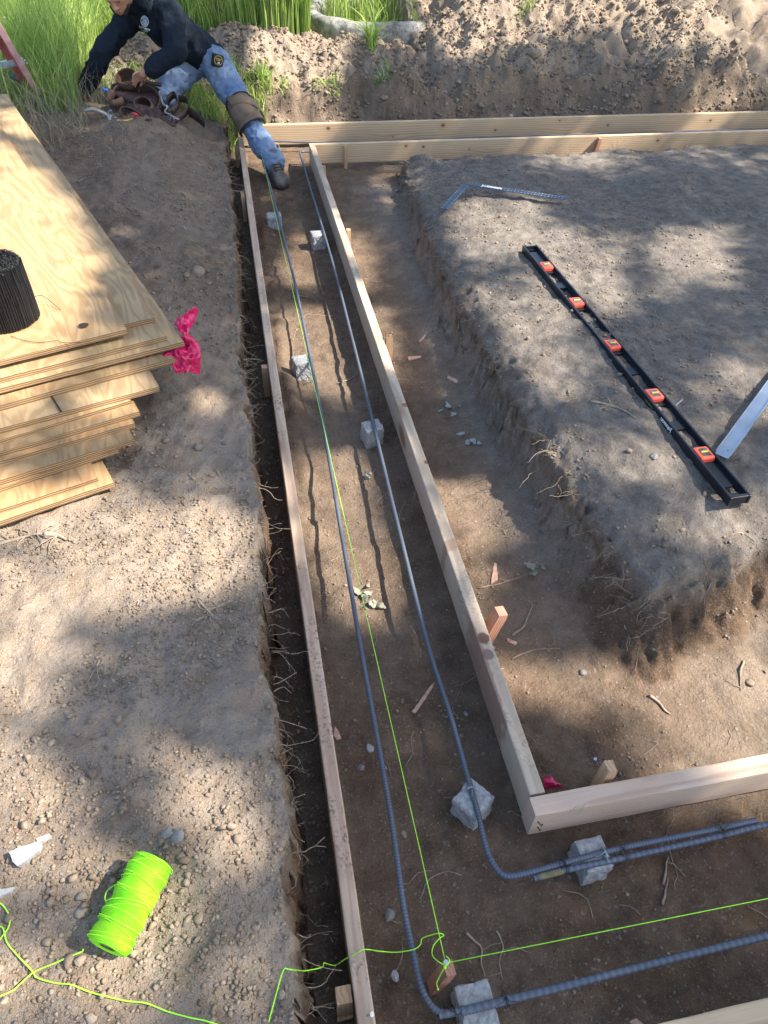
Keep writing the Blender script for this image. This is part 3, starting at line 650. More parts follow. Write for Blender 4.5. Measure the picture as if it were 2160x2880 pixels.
# nails on the corner stake and on the near cross-board stake
mb = MB(); pn = Vector((SSx+.006, SSy+.003, .0)); mb.lathe([(.0001, .014), (.0040, .014), (.0042, .0128), (.0016, .012), (.0016, -.01)], pn, (.05, 0, 1), 12)
o = mb.build('nail', M['nail'], SS); o.matrix_parent_inverse = SS.matrix_world.inverted() if False else (Matrix.Translation((SSx, SSy, -.1)) @ Matrix.Rotation(.03, 4, 'X') @ Matrix.Rotation(.12, 4, 'Y') @ Matrix.Rotation(R(4), 4, 'Z') @ Matrix.Rotation(-math.pi/2, 4, 'Y')).inverted()
mb = MB(); p, q = P(1675, 2135, .02), P(1683, 2152, .0); mb.tube([q, p], .0013, 6); mb.lathe([(.0001, 0), (.0034, 0), (.0034, .0012), (.0001, .0012)], p, p-q, 10)
tag(mb.build('nail', M['nail']), 'bright nail standing beside the short stake at the near cross board', 'nail')

# ------------------------------------------------------------------ reinforcing bars
ZR = -.055; RB = .0051
def rebar(path, label, r=RB, pitch=.0062, phase=0, paint=None, group='ribbed steel bars in the footing'):
    pts = catmull(path, 24); L = [0]
    for a, b in zip(pts, pts[1:]): L.append(L[-1]+(b-a).length)
    step = pitch/4; n = int(L[-1]/step); out = []; j = 0
    for i in range(n+1):
        s = i*step
        while j < len(L)-2 and L[j+1] < s: j += 1
        t = (s-L[j])/max(1e-9, L[j+1]-L[j]); out.append(pts[j].lerp(pts[j+1], t))
    sides = 10; V = []; t0 = (out[1]-out[0]).normalized(); a = t0.cross(Vector((0, 0, 1))).normalized()
    for i, p in enumerate(out):
        t = (out[min(i+1, n)]-out[max(i-1, 0)]).normalized(); a = (a-t*a.dot(t)).normalized(); b = t.cross(a)
        for k in range(sides):
            th = 2*math.pi*k/sides+phase; rib = max(0, abs(math.sin(th-phase)))
            rad = r*(1+(.15, .06, 0, .02)[i % 4]*rib**.5 + (.12 if k in (0, 5) else 0))
            V.append(tuple(p+(a*math.cos(th)+b*math.sin(th))*rad))
    idx_ = np.arange(len(out)*sides).reshape(-1, sides)
    Fq = np.stack([idx_[:-1], np.roll(idx_[:-1], -1, 1), np.roll(idx_[1:], -1, 1), idx_[1:]], -1).reshape(-1, 4)
    o = np_mesh('rebar', np.array(V), Fq[:, ::-1], M['rebar'], smooth=True)
    at = o.data.attributes.new('rib', 'FLOAT', 'POINT'); at.data.foreach_set('value', np.repeat(np.array([(1, .5, 0, .25)[i % 4] for i in range(len(out))], dtype=np.float32), sides))
    mb = MB(); mb.lathe([(r*.98, 0), (.0001, .0004)], out[-1], out[-1]-out[-2], 10)
    mb.v and mb.build('cut_end', M['rebar'], o)
    return tag(o, label, 'rebar', group)
def zp(l, z=ZR): return [P(a, b, z) for a, b in l]
c6 = lambda a, b: (1200+.5787*a, 2000+.5787*b)
r1 = [Vector((.172, 4.15, ZR-.01)), Vector((.188, 3.5, ZR))]+zp([(830, 800), (900, 1146), (957, 1480), (1015, 1823), (1060, 2070), (1100, 2300), (1133, 2539), (1157, 2660), (1180, 2760), (1203, 2815), (1240, 2848), (1300, 2846), (1380, 2827), (1465, 2806)])
rebar(r1, 'long bar nearest the left board, bent at the bottom corner by the string stake')
r2 = [Vector((.60, 4.385, ZR)), Vector((.44, 4.39, ZR)), Vector((.400, 4.385, ZR)), Vector((.386, 4.36, ZR)), Vector((.384, 4.0, ZR))]+zp([(933, 730), (985, 930), (1040, 1150), (1120, 1480), (1200, 1800), c6(110, 0), c6(200, 320), c6(248, 490), c6(285, 650), c6(325, 745), c6(385, 800), c6(500, 783), c6(740, 717), c6(960, 662), c6(1430, 567), c6(1603, 530)])
rebar(r2, 'long bar beside the middle board, its bent near end lapped with a second bar')
o = rebar(zp([c6(520, 812), c6(680, 772), c6(960, 712), c6(1430, 606), (2160, 2318), (2700, 2200)], ZR-.002), 'straight bar with a yellow painted end tied to the bent bar', RB*1.06, .0125)
mb = MB(); a_, b_ = P(*c6(545, 806), ZR-.002), P(*c6(662, 777), ZR-.002)
mb.tube([a_.lerp(b_, i/8) for i in range(9)], [RB*(1.16+.1*(i % 2)) for i in range(9)], 10, False); mb.build('painted_end', M['rebar_rust'], o)
rebar(zp([c6(60, 1478), c6(180, 1455), (1304, 2842), c6(460, 1388), c6(700, 1330), c6(1200, 1204), (2160, 2632), (2700, 2497)], ZR+.001), 'straight ribbed bar crossing the bottom right, tied at the bent corner', RB*1.12, .0135)
rebar([Vector((.10, 4.615, ZR)), PY(1000, 400, 4.60), PY(1500, 382, 4.60), PY(2160, 362, 4.585), Vector((6, 4.56, ZR+.02))], 'straight bar lying between the two rear form boards')

# string line over the bars
def twine(name, path, label, r=.00072, smooth=True, sides=6, cat='string', group='neon yellow green builder lines'):
    mb = MB(); pp = catmull(path, 8) if smooth else path; mb.tube(pp, r, sides); o = mb.build(name, M['twine'], smooth=True)
    return tag(o, label, cat, group)
top = Vector((SSx+.006, SSy+.003, .010))
twine('string_line', [top, Vector((.158, 4.40, .005))], 'taut neon line running away over the long bars to the far corner', smooth=False)
twine('string_line', [top+Vector((0, 0, -.003)), P(2160, 2527, .006), P(2900, 2345, .006)], 'taut neon line running right from the corner stake', smooth=False)
c7 = lambda a, b: (700+.4822*a, 2300+.4822*b)
def zt(l): return [P(*c7(q[0], q[1]), q[2]) if len(q) == 3 else PG(*c7(*q), .006) for q in l if q != 'g']
mb = MB()
for path in ([(1140, 860, .012), (1100, 835, .008), (1070, 800, -.01), (1075, 750, -.02), (1110, 705, -.02), (1137, 685, -.02), (1110, 674, -.015), (1060, 685, -.03), (1010, 705, -.045), (1000, 740, -.05), (960, 768, -.047), (860, 784, -.06), (760, 778, -.05), (675, 768, .002), (620, 795, .003), (560, 825, -.01), (505, 860, -.03), (460, 853, -.02), (437, 846, -.01), (425, 872, -.01), (330, 892, .03), (290, 890, .09), (250, 886, .128), (225, 882, .132), (208, 880, .132), (190, 930), (160, 1040), (135, 1130), (118, 1195)],
             [(1145, 870, .012), (1125, 900, .0), (1108, 935, -.02), (1095, 965, -.03), (1103, 1000, -.04)], [(1140, 868, .013), (1165, 850, .012), (1168, 825, .012), (1150, 805, .010)]):
    mb.tube(catmull(zt(path), 6), .0009, 6)
for k in range(5):
    c = top+Vector((0, 0, -.006+.0022*k)); mb.tube([c+Vector((math.cos(t)*.0032, math.sin(t)*.0032, .0006*math.sin(t*2+k))) for t in np.linspace(0, 6.28, 12)], .0009, 5)
mb.ball(zt([(1143, 872, .009)])[0], .0030, 8, 6); mb.ball(zt([(1103, 1000, -.04)])[0], .0019, 8, 6)
tag(mb.build('string', M['twine'], smooth=True), 'slack neon string trailing from the corner stake over the left board', 'string', 'neon yellow green builder lines')

# concrete blocks under the bars
def block(px, py, s, label, rot=0, seed=0, ztop=ZR-RB, dx=0, dy=0, sc=(1, 1), par=None):
    b = bmesh.new(); bmesh.ops.create_cube(b, size=1); bmesh.ops.subdivide_edges(b, edges=b.edges[:], cuts=9, use_grid_fill=True)
    zt_ = ztop; c = P(px, py, zt_); g = min(gz(c.x, c.y), gz(c.x+.03, c.y), gz(c.x-.03, c.y))-.004; hh = zt_-g
    for v in b.verts:
        p = v.co.copy(); side = max(abs(p.x), abs(p.y))
        n_ = Vector((p.x*3+seed*7, p.y*3, p.z*3)); e = sum(1 for k in (p.x, p.y, p.z) if abs(k) > .47)
        v.co = Vector((p.x*s*sc[0]*(1+.06*p.z), p.y*s*sc[1]*(1-.05*p.z), p.z*hh))
        amp = .0030 if p.z < .45 else .0008
        d = mnoise.noise(n_)*amp*1.6+mnoise.noise(n_*3.1)*amp*.7
        v.co += p.normalized()*(d+.0012*mnoise.noise(n_*9))
        if e >= 2: v.co -= p.normalized()*.0022*(1+mnoise.noise(n_*2))
    me = bpy.data.meshes.new('concrete_block'); b.to_mesh(me); b.free()
    o = finish('concrete_block', me, M['concrete']); o.location = (c.x+dx, c.y+dy, (zt_+g)/2); o.rotation_euler = (0, 0, R(rot))
    return tag(o, label, 'concrete block', 'broken concrete blocks carrying the bars')
block(770, 603, .068, 'farthest concrete block, near the boot, under the left bar', 2, 1)
block(895, 655, .064, 'concrete block under the right bar, beside the far half of the middle board', 5, 2)
block(848, 1010, .060, 'cracked concrete block under the left bar, by the small heap of crumbs', 10, 3)
block(1047, 1196, .060, 'cube of concrete under the right bar in the middle of the trench', 10, 4)
b5 = block(1332, 2243, .062, 'concrete block set diagonally under the bend side of the right bar, beside the board end', 38, 5)
block(1672, 2400, .056, 'white concrete block under the two lapped bars, below the cross board', 3, 6, sc=(1.0, 1.15))
block(1347, 2845, .052, 'concrete block under the bar at the bottom edge of the view', 2, 7, sc=(1.15, 1.7))
def wire_tie(c, axis, label, r=.0075, seed=0, loops=2, mat='wire', sc=1.0):
    rs = random.Random(seed); axis = Vector(axis).normalized(); a = axis.cross(Vector((0, 0, 1))).normalized(); b = Vector((0, 0, 1)); mb = MB()
    for l in range(loops):
        off = axis*(l-.5*(loops-1))*.003; mb.tube([c+off+a*math.cos(t)*r*1.75*sc+b*math.sin(t)*r*.95+axis*.002*math.sin(t+l) for t in np.linspace(0, 6.4, 18)], .0006, 5)
    q = c+b*r*1.0
    for k in range(3):
        p = [q]; d = Vector((rs.uniform(-1, 1), rs.uniform(-1, 1), rs.uniform(.2, 1))).normalized()
        for j in range(7):
            d = (d+Vector((rs.uniform(-.9, .9), rs.uniform(-.9, .9), rs.uniform(-.6, .5)))).normalized(); p.append(p[-1]+d*.0035)
        mb.tube(catmull(p, 3), .0005, 4)
    return tag(mb.build('wire_tie', M[mat], smooth=True), label, 'wire tie', 'twisted tie wires on the bars')
ax = P(*c6(1430, 600), ZR)-P(*c6(680, 760), ZR)
wire_tie(P(*c6(668, 755), ZR), ax, 'black wire tie nearest the painted bar end', seed=1)
wire_tie(P(*c6(958, 690), ZR), ax, 'black wire tie just right of the white block on the lapped bars', seed=2)
wire_tie(P(*c6(1433, 588), ZR), ax, 'black wire tie near the free end of the lapped bar', seed=3)
wire_tie(P(*c6(382, 1400), ZR), ax, 'black wire tie on the bottom bar, right of the block at the view edge', seed=4)
wire_tie(P(*c6(135, 1470), ZR), ax, 'black wire tie at the bent bottom corner', seed=5)
wire_tie(P(*c6(215, 380), ZR), (0.1, 1, 0), 'grey wire tie holding the right bar on the diagonal block', seed=6, mat='galv', sc=.7)
wire_tie(P(*c6(862, 690), ZR+.002), ax, 'grey wire tie on top of the white block', seed=7, mat='galv', sc=.8)

# ------------------------------------------------------------------ plywood stack
ANG = 19.5
e1 = Vector((math.cos(R(ANG)), math.sin(R(ANG)), 0)); e2 = Vector((-math.sin(R(ANG)), math.cos(R(ANG)), 0))
plym = [ply_mat('plywood_%s' % n, t, rr, weather=wx) for n, t, rr, wx in (('honey', (1.02, .98, .9), 0, .25), ('greyed', (.92, .95, .92), .0, .2), ('orange', (1.05, .92, .78), .05, .45), ('pale', (1, 1.02, 1.0), 0, .1), ('aged', (.85, .82, .75), .08, .6))]
# pixel of the right front top corner, z of the top, sheet length, material, label
ZG = .122; TH = .0150
plist = [((357, 926), 12, 1.0, 0, 'topmost plywood sheet with a round dark knot and the wire ties standing on it'),
         ((433, 893), 11, 1.05, 1, 'greyish plywood sheet directly under the topmost one'),
         ((468, 945), 10, .95, 3, 'plywood sheet with a chipped corner, third from the top'),
         ((517, 961), 9, 1.1, 3, 'wide yellow edged plywood sheet sticking out farthest, over the red bag'),
         ((490, 1007), 7.6, .9, 4, 'plywood sheet under the red bag'),
         ((447, 1086), 6.6, .8, 3, 'plywood sheet with a dark crack, in the middle of the stack'),
         ((368, 1127), 5.6, .8, 0, 'thin plywood sheet set back under the cracked one'),
         ((392, 1157), 4.9, .8, 4, 'weathered streaky plywood sheet, upper of the weathered pair'),
         ((379, 1190), 3.9, .8, 2, 'orange toned plywood sheet below the streaky one'),
         ((378, 1233), 3.1, .8, 4, 'weathered plywood sheet with orange patches, fourth from the bottom'),
         ((331, 1262), 2.2, .8, 2, 'splintered plywood sheet set back, third from the bottom'),
         ((276, 1345), 1.2, .8, 2, 'short plywood sheet with a torn corner, second from the bottom'),
         ((320, 1357), .4, .8, 0, 'lowest plywood sheet lying on the gravel')]
def sheet(px, z, length, mat, label, width=1.3, seed=0, dang=0):
    c = P(px[0], px[1], z); b = bmesh.new(); nxs, nys = 36, 60; W, L = width, 2.3*length; grid = {}
    for t in (0, 1):
        for i in range(nxs+1):
            for j in range(nys+1):
                u, v = i/nxs, j/nys; x_ = -W*u; y_ = L*v
                if i == 0: x_ += .0018*mnoise.noise(Vector((v*60, seed, t)))
                if j == 0: y_ += .0022*mnoise.noise(Vector((u*70, seed+3, t*2)))
                z_ = (0 if t == 0 else -TH) + .0035*mnoise.noise(Vector((x_*1.5, y_*1.5, seed)))
                grid[t, i, j] = b.verts.new((x_, y_, z_))
    for i in range(nxs):
        for j in range(nys):
            b.faces.new((grid[0, i, j], grid[0, i+1, j], grid[0, i+1, j+1], grid[0, i, j+1])); b.faces.new((grid[1, i, j], grid[1, i, j+1], grid[1, i+1, j+1], grid[1, i+1, j]))
    for i in range(nxs):
        for j in (0, nys): b.faces.new((grid[0, i, j], grid[0, i+1, j], grid[1, i+1, j], grid[1, i, j]))
    for j in range(nys):
        for i in (0, nxs): b.faces.new((grid[0, i, j], grid[0, i, j+1], grid[1, i, j+1], grid[1, i, j]))
    bmesh.ops.recalc_face_normals(b, faces=b.faces[:]); me = bpy.data.meshes.new('plywood_sheet'); b.to_mesh(me); b.free()
    o = finish('plywood_sheet', me, mat); o.location = c; o.rotation_euler = (0, 0, R(ANG+dang))
    return tag(o, label, 'plywood', 'plywood sheets in the stack')
STKZ = lambda k: ZG+.02+k*TH*1.03
for i, (px, k, ln, mi, lab) in enumerate(plist):
    sheet(px, STKZ(k), ln, plym[mi], lab, seed=i*5.3, dang=(0, -.6, .8, .3, 1.2, -.8, 2.0, .4, -.3, 1.5, 2.2, .5, 2.0)[i])
ZPLY = STKZ(12)
# bundle of wire ties standing on the top sheet
def tie_bundle():
    c = P(22, 898, ZPLY); root = empty('wire_tie_bundle', c, 'bundle of black looped wire ties standing on the plywood at the left edge', 'tie wire')
    hgt = .160; rad = .080; mb = MB(); cap = MB(); rs = random.Random(4)
    for k in range(900):
        th = rs.random()*6.283; rr = rad*(1 if k < 420 else math.sqrt(rs.random())) * rs.uniform(.94, 1.0)
        x0, y0 = rr*math.cos(th), rr*math.sin(th)*.95; x1, y1 = x0*.97+rs.uniform(-.002, .002), y0*.97+rs.uniform(-.002, .002)
        if k < 420: e_ = 1.035 if k % 3 else 1.06; mb.tube([(rad*e_*math.cos(th), rad*e_*math.sin(th)*.96, .005), (rad*e_*1.0*math.cos(th+.02), rad*e_*math.sin(th+.02)*.96, hgt*.5), (rad*e_*.97*math.cos(th+rs.uniform(-.03, .03)), rad*e_*.96*math.sin(th), hgt)], .0012, 4, False)
        # eye at the top
        d = Vector((-math.sin(th), math.cos(th), 0)) if rs.random() < .5 else Vector((math.cos(th), math.sin(th), 0)); d = (d+Vector((rs.uniform(-.6, .6), rs.uniform(-.6, .6), 0))).normalized()
        q = Vector((x1, y1, hgt+rs.uniform(-.002, .005)+.004*(1-(rr/rad)**2))); n_ = d.cross(Vector((0, 0, 1)))
        cap.tube([q+n_*math.cos(t)*.0042+Vector((0, 0, 1))*(math.sin(t)*.0048) for t in np.linspace(0, 6.2, 9)], .0007, 4, False)
        if k % 3 == 0:
            q = Vector((x0*1.02, y0*1.02, .006)); cap.tube([q+Vector((math.cos(th), math.sin(th), 0))*math.cos(t)*.0045+Vector((0, 0, 1))*(math.sin(t)*.0045) for t in np.linspace(0, 6.2, 9)], .0007, 4, False)
    core = MB(); core.lathe([(.001, .004), (rad*.97, .004), (rad*.98, hgt*.5), (rad*.95, hgt-.004), (.001, hgt-.001)], (0, 0, 0), (0, 0, 1), 40)
    tag(mb.build('wires', M['wire'], root, True), kind='stuff'); tag(cap.build('loops', M['wire'], root, True), kind='stuff'); core.build('core', M['black'], root, True)
    w = MB(); w.tube(catmull([P(0, 822, ZPLY+.075)-c, P(50, 832, ZPLY+.062)-c, P(92, 835, ZPLY+.05)-c, P(118, 831, ZPLY+.03)-c, P(145, 850, ZPLY+.012)-c, P(170, 871, ZPLY+.002)-c], 5), .0008, 5)
    w.build('binding_wire', M['wire'], root, True)
    w = MB(); w.tube(catmull([P(30, 945, ZPLY+.002)-c, P(60, 955, ZPLY+.002)-c, P(92, 962, ZPLY+.002)-c, P(125, 962, ZPLY+.002)-c, P(160, 958, ZPLY+.004)-c, P(178, 964, ZPLY+.003)-c, P(228, 963, ZPLY+.004)-c], 5), .0008, 5)
    w.build('binding_wire', M['wire'], root, True)
tie_bundle()
# knot and crack on the sheets are marks of their sheets: thin inlays
def mark(name, parent, poly, z, mat):
    o = mesh_obj(name, [Vector((p.x, p.y, z))-parent.location for p in poly], [tuple(range(len(poly)))], mat); o.parent = parent
    o.matrix_parent_inverse = Matrix.Rotation(-parent.rotation_euler[2], 4, 'Z')
    return o
sheets = [o for o in C.objects if o.name.startswith('plywood_sheet')]
M['knot'] = simple('knot', (.045, .018, .014), .8, 0, .5, 300, .8)
kc = P(236, 918, ZPLY); mark('knot', sheets[0], [kc+Vector((math.cos(t)*.0135*(1+.05*math.sin(3*t)), math.sin(t)*.0125, 0)) for t in np.linspace(0, 6.28, 25)[:-1]], STKZ(12)+.0042, M['knot'])
a_, b_ = P(146, 1116, STKZ(6.6)), P(174, 1162, STKZ(6.6)); w_ = Vector((.0022, 0, 0)); mark('crack', sheets[5], [a_-w_, b_-w_*1.4, b_+w_*1.4, a_.lerp(b_, .5)+w_*.6, a_+w_], STKZ(6.6)+.0040, M['knot'])

# ------------------------------------------------------------------ long level, straightedge, square
def frame_from(p, q, up=Vector((0, 0, 1))):
    x = (q-p).normalized(); y = up.cross(x).normalized(); z = x.cross(y)
    return Matrix((x, y, z)).transposed().to_4x4()
def text_mesh(txt, size, extrude=.0002, bold=0.0):
    cu = bpy.data.curves.new('t', 'FONT'); cu.body = txt; cu.size = size; cu.extrude = extrude; cu.offset = bold; cu.align_x = 'CENTER'; cu.align_y = 'CENTER'
    ob = bpy.data.objects.new('t', cu); C.objects.link(ob); dg = bpy.context.evaluated_depsgraph_get(); dg.update()
    me = bpy.data.meshes.new_from_object(ob.evaluated_get(dg)); bpy.data.objects.remove(ob); bpy.data.curves.remove(cu); return me
def build_level():
    zt = .118; A = P(1100+.639*610, 400+.639*452, zt); B = P(1100+.639*1543, 400+.639*1562, zt)
    L = (B-A).length; Wd = .055; Hh_ = .028
    print('lev', [round(gz(A.lerp(B, t).x, A.lerp(B, t).y), 3) for t in (0, .25, .5, .75, 1)]); root = empty('spirit_level', A, 'long black spirit level with five orange vial housings lying on the grey earth', 'spirit level')
    root.matrix_world = Matrix.Translation(A) @ frame_from(A, B)
    f = MB()
    for s in (-1, 1): f.box(0, L, s*Wd/2-.0035, s*Wd/2+.0035, -Hh_, 0, bev=.0012)
    f.box(.004, .010, -Wd/2+.0036, Wd/2-.0036, -Hh_, -.001, bev=.0008); f.box(L-.012, L-.002, -Wd/2+.0036, Wd/2-.0036, -Hh_, -.001, bev=.0008)
    f.build('rails', M['level'], root)
    vp = [(1180, 572), (1245, 650), (1323, 742), (1415, 850), (1525, 977)]
    vx = [((P(a*1.302, b*1.302, zt)-A).dot((B-A).normalized())) for a, b in vp]
    web = MB(); zw = (-.019, -.013); holes = []
    for i in range(4):
        a, b_ = vx[i]+.045, vx[i+1]-.045; m = (a+b_)/2
        holes += [(a, m-.02), (m+.02, b_-.0)]
    holes = [(.022, .038)]+holes+[(L-.055, L-.03)]; e = .012
    for a, b_ in holes:
        web.box(e, a, -Wd/2+.0036, Wd/2-.0036, zw[0], zw[1])
        web.box(a+.0001, b_-.0001, -Wd/2+.0037, -Wd/2+.0095, zw[0]+.0002, zw[1]-.0002); web.box(a+.0001, b_-.0001, Wd/2-.0095, Wd/2-.0037, zw[0]+.0002, zw[1]-.0002); e = b_
    web.box(e, L-.013, -Wd/2+.0036, Wd/2-.0036, zw[0], zw[1]); web.build('web', M['level'], root)
    for x in vx:
        h = MB(); h.box(x-.026, x+.026, -Wd/2+.005, Wd/2-.005, -.024, .002, bev=.006); ho = h.build('vial_housing', M['orange'], root)
        g = MB(); g.box(x-.016, x+.016, -.013, .013, .0021, .0028, bev=.0003); g.build('vial_window', M['vial'], ho)
        g = MB(); g.tube([(x-.0+0, -.011, .0032), (x, .011, .0032)], .0032, 10); g.build('vial', M['yellowp'] , ho)
    # print on the outer face of the left rail, read from the other side
    for txt, x, sz, mt in (('Johnson', L-.335, .019, 'tapew'), ('- - ------ - ---- -', L-.44, .008, 'yellowp')):
        me = text_mesh(txt, sz, .00015, .0003); o = finish('lettering', me, M[mt], root)
        o.matrix_local = Matrix.Translation((x, Wd/2*-1-.0037, -.014)) @ Matrix.Rotation(math.pi/2, 4, 'X') @ Matrix.Rotation(math.pi, 4, 'Z')
    return root
build_level()
def build_straightedge():
    zt = .115; A = P(2030, 1283, zt); B = P(2190, 1062, zt); B = A+(B-A).normalized()*.85
    root = empty('metal_stud', A, 'bluish galvanised steel channel lying beside the black level at the right edge', 'steel channel')
    root.matrix_world = Matrix.Translation(A) @ frame_from(A, B); L = .85; w_ = .037
    m = MB(); m.box(0, L, -w_/2, w_/2, -.001, .0005, bev=.0003); m.build('web', M['galv'], root)
    for s in (-1, 1):
        m = MB(); m.box(0, L, s*w_/2-.0010+s*.0012, s*w_/2+.0010+s*.0012, -.002, .012, bev=.0004); m.build('flange', M['galv'], root)
    m = MB(); m.lathe([(.0001, .0008), (.0022, .0009)], (.035, -.004, .0001), (0, 0, 1), 12); m.build('hole', M['black'], root)
    m = MB(); p = P(1905, 1130, .13); 
    return root
build_straightedge()
p = P(1900, 1140, .135); q = P(1919, 1124, .15); mb = MB(); mb.tube([p, q], .0013, 6); mb.lathe([(.0001, 0), (.003, 0), (.003, .001), (.0001, .001)], q, q-p, 10)
tag(mb.build('nail', M['nail']), 'bright nail leaning against the far side of the black level', 'nail')
def build_square():
    zc = .094; s = 460/1659; f = lambda a, b: P(1180+a*s, 480+b*s, zc)
    corner = f(505, 150); e_s = f(285, 400); e_l = f(1485, 300)
    root = empty('framing_square', corner, 'dark blue steel framing square lying on the far part of the grey earth', 'framing square')
    d1 = (e_s-corner).normalized(); d2 = (e_l-corner).normalized(); w_ = .036
    def bar(a, d, L, side):
        n_ = Vector((-d.y, d.x, 0))*side; m = MB(); vs_ = [a, a+d*L, a+d*L+n_*w_, a+n_*w_]; vs_ = [v-corner for v in vs_]
        m.add(vs_+[v+Vector((0, 0, .0022)) for v in vs_], [(0, 1, 2, 3), (4, 5, 6, 7), (0, 1, 5, 4), (1, 2, 6, 5), (2, 3, 7, 6), (3, 0, 4, 7)]); return m, n_
    L1 = (e_s-corner).length; L2 = (e_l-corner).length
    m1, n1 = bar(corner, d1, L1, -1 if Vector((-d1.y, d1.x, 0)).dot(d2) > 0 else 1); m1.build('tongue', M['square'], root)
    m2, n2 = bar(corner+d2*.0005, d2, L2, 1 if Vector((-d2.y, d2.x, 0)).dot(d1) < 0 else -1); m2.build('blade', M['square'], root)
    # grooved tick marks and holes
    t = MB(); z0 = .0024
    for d, n_, L in ((d1, n1, L1), (d2, n2, L2)):
        k = 0
        while k*.016 < L-.02:
            for e in (0.0, 1.0):
                c = d*(.01+k*.016)+n_*(w_*(.06 if e == 0 else .76)); l = n_*w_*(.18 if k % 2 else .10); c.z = z0; q = d*.0009
                t.add([c-q, c+q, c+q+l, c-q+l], [(0, 1, 2, 3)])
            k += 1
    tag(t.build('markings', M['tapew'], root), kind='stuff')
    h = MB()
    for k in range(8):
        c = d2*(L2*(.62+.045*k))+n2*w_*.5; c.z = z0+.0002; h.add([c+Vector((math.cos(a)*.0042, math.sin(a)*.0042, 0)) for a in np.linspace(0, 6.28, 13)[:-1]], [tuple(range(12))])
    h.build('holes', M['black'], root)
    me = text_mesh('Johnson', .030, .0001, .0008); o = finish('lettering', me, M['tapew'], root)
    o.matrix_local = Matrix.Translation(Vector((0, 0, .0026))+d2*.105+n2*w_*.5) @ Matrix.Rotation(math.atan2(d2.y, d2.x), 4, 'Z') @ Matrix.Scale(-1, 4, (1, 0, 0)) @ Matrix.Scale(-1, 4, (1, 0, 0))
    root.rotation_euler = (0, 0, 0)
build_square()

# ------------------------------------------------------------------ twine spool
def build_spool():
    g = gz(-.28, .43)+.004; Rr = .0335
    n_, f_ = P(300, 2668, g+Rr), P(437, 2415, g+Rr); d = (f_-n_).normalized(); d.z = 0; d.normalize(); Ls = (f_-n_).length-.002
    root = empty('twine_spool', n_, 'fat neon yellow green spool of builder twine lying on the gravelly left bank', 'twine spool')
    root.matrix_world = Matrix.Translation(n_) @ d.to_track_quat('Z', 'Y').to_matrix().to_4x4()
    m = MB(); prof = [(.0125, .0015), (.019, .0005), (.025, .0), (.030, .001), (.0325, .004)]
    prof += [(.0325+.0013*math.sin(k*.9)+.0006*math.sin(k*2.3), .004+(Ls-.012)*k/26) for k in range(1, 27)] + [(.0325, Ls-.006), (.030, Ls-.0015), (.022, Ls), (.0125, Ls-.001)]
    m.lathe(prof, (0, 0, 0), (0, 0, 1), 64, .004); m.build('wound_twine', M['spool'], root, True)
    m = MB(); m.lathe([(.0124, .0025), (.0124, Ls-.003)], (0, 0, 0), (0, 0, 1), 40); m.lathe([(.0112, .0025), (.0112, Ls-.003)], (0, 0, 0), (0, 0, 1), 40); m.lathe([(.0112, .0025), (.0124, .0025)], (0, 0, 0), (0, 0, 1), 40)
    m.build('core', M['card'], root, True)
    m = MB(); rs = random.Random(3)
    for k in range(15):
        h0 = .008+k*.0085; tilt = rs.uniform(.10, .36)*(1 if k % 2 else .7); ph = rs.uniform(0, 6.28)
        m.tube([(math.cos(t)*.0344, math.sin(t)*.0344, min(Ls-.005, max(.005, h0+tilt*.034*math.cos(t-ph)))) for t in np.linspace(0, 6.283, 60)], (.0005 if k % 3 else .0008), 6, False)
    m.tube(catmull([(.034, .006, .052), (.041, .003, .058), (.045, -.002, .068), (.041, -.004, .078), (.034, .002, .082)], 6), .00085, 6)
    m.build('loose_windings', M['twine'], root, True)
build_spool()
c4 = lambda a, b: (a*.4822, 2150+b*.4822)
def on_ground(l, lift=.0012, n=6):
    return [PG(*q, lift) for q in l]
def gpath(l, lift=.0062, sub=5):
    pts2 = catmull([Vector((a, b, 0)) for a, b in l], sub); return [PG(p.x, p.y, lift+.003*mnoise.noise(Vector((p.x*.02, p.y*.02, 0)))) for p in pts2]
mb = MB(); a_ = gpath([c4(0, 1360), c4(90, 1320), c4(195, 1225), c4(330, 1165), c4(440, 1115), c4(500, 1092)]); a_[-1].z += .008; mb.tube(a_, .0010, 6)
mb.tube(gpath([c4(-20, 800), c4(30, 835), c4(65, 900), c4(55, 960), c4(20, 1010), c4(-20, 1070)]), .0010, 6)
mb.tube(gpath([c4(-20, 955), c4(25, 960), c4(45, 1040), c4(100, 1110), c4(190, 1205), c4(225, 1250), c4(330, 1280), c4(420, 1290), c4(520, 1330), c4(650, 1365), c4(740, 1385), c4(860, 1400), c4(980, 1445), c4(1100, 1480), c4(1200, 1500), c4(1300, 1530)]), .0010, 6)
tag(mb.build('string', M['twine'], smooth=True), 'loose neon string looping over the gravel from the spool', 'string', 'neon yellow green builder lines')

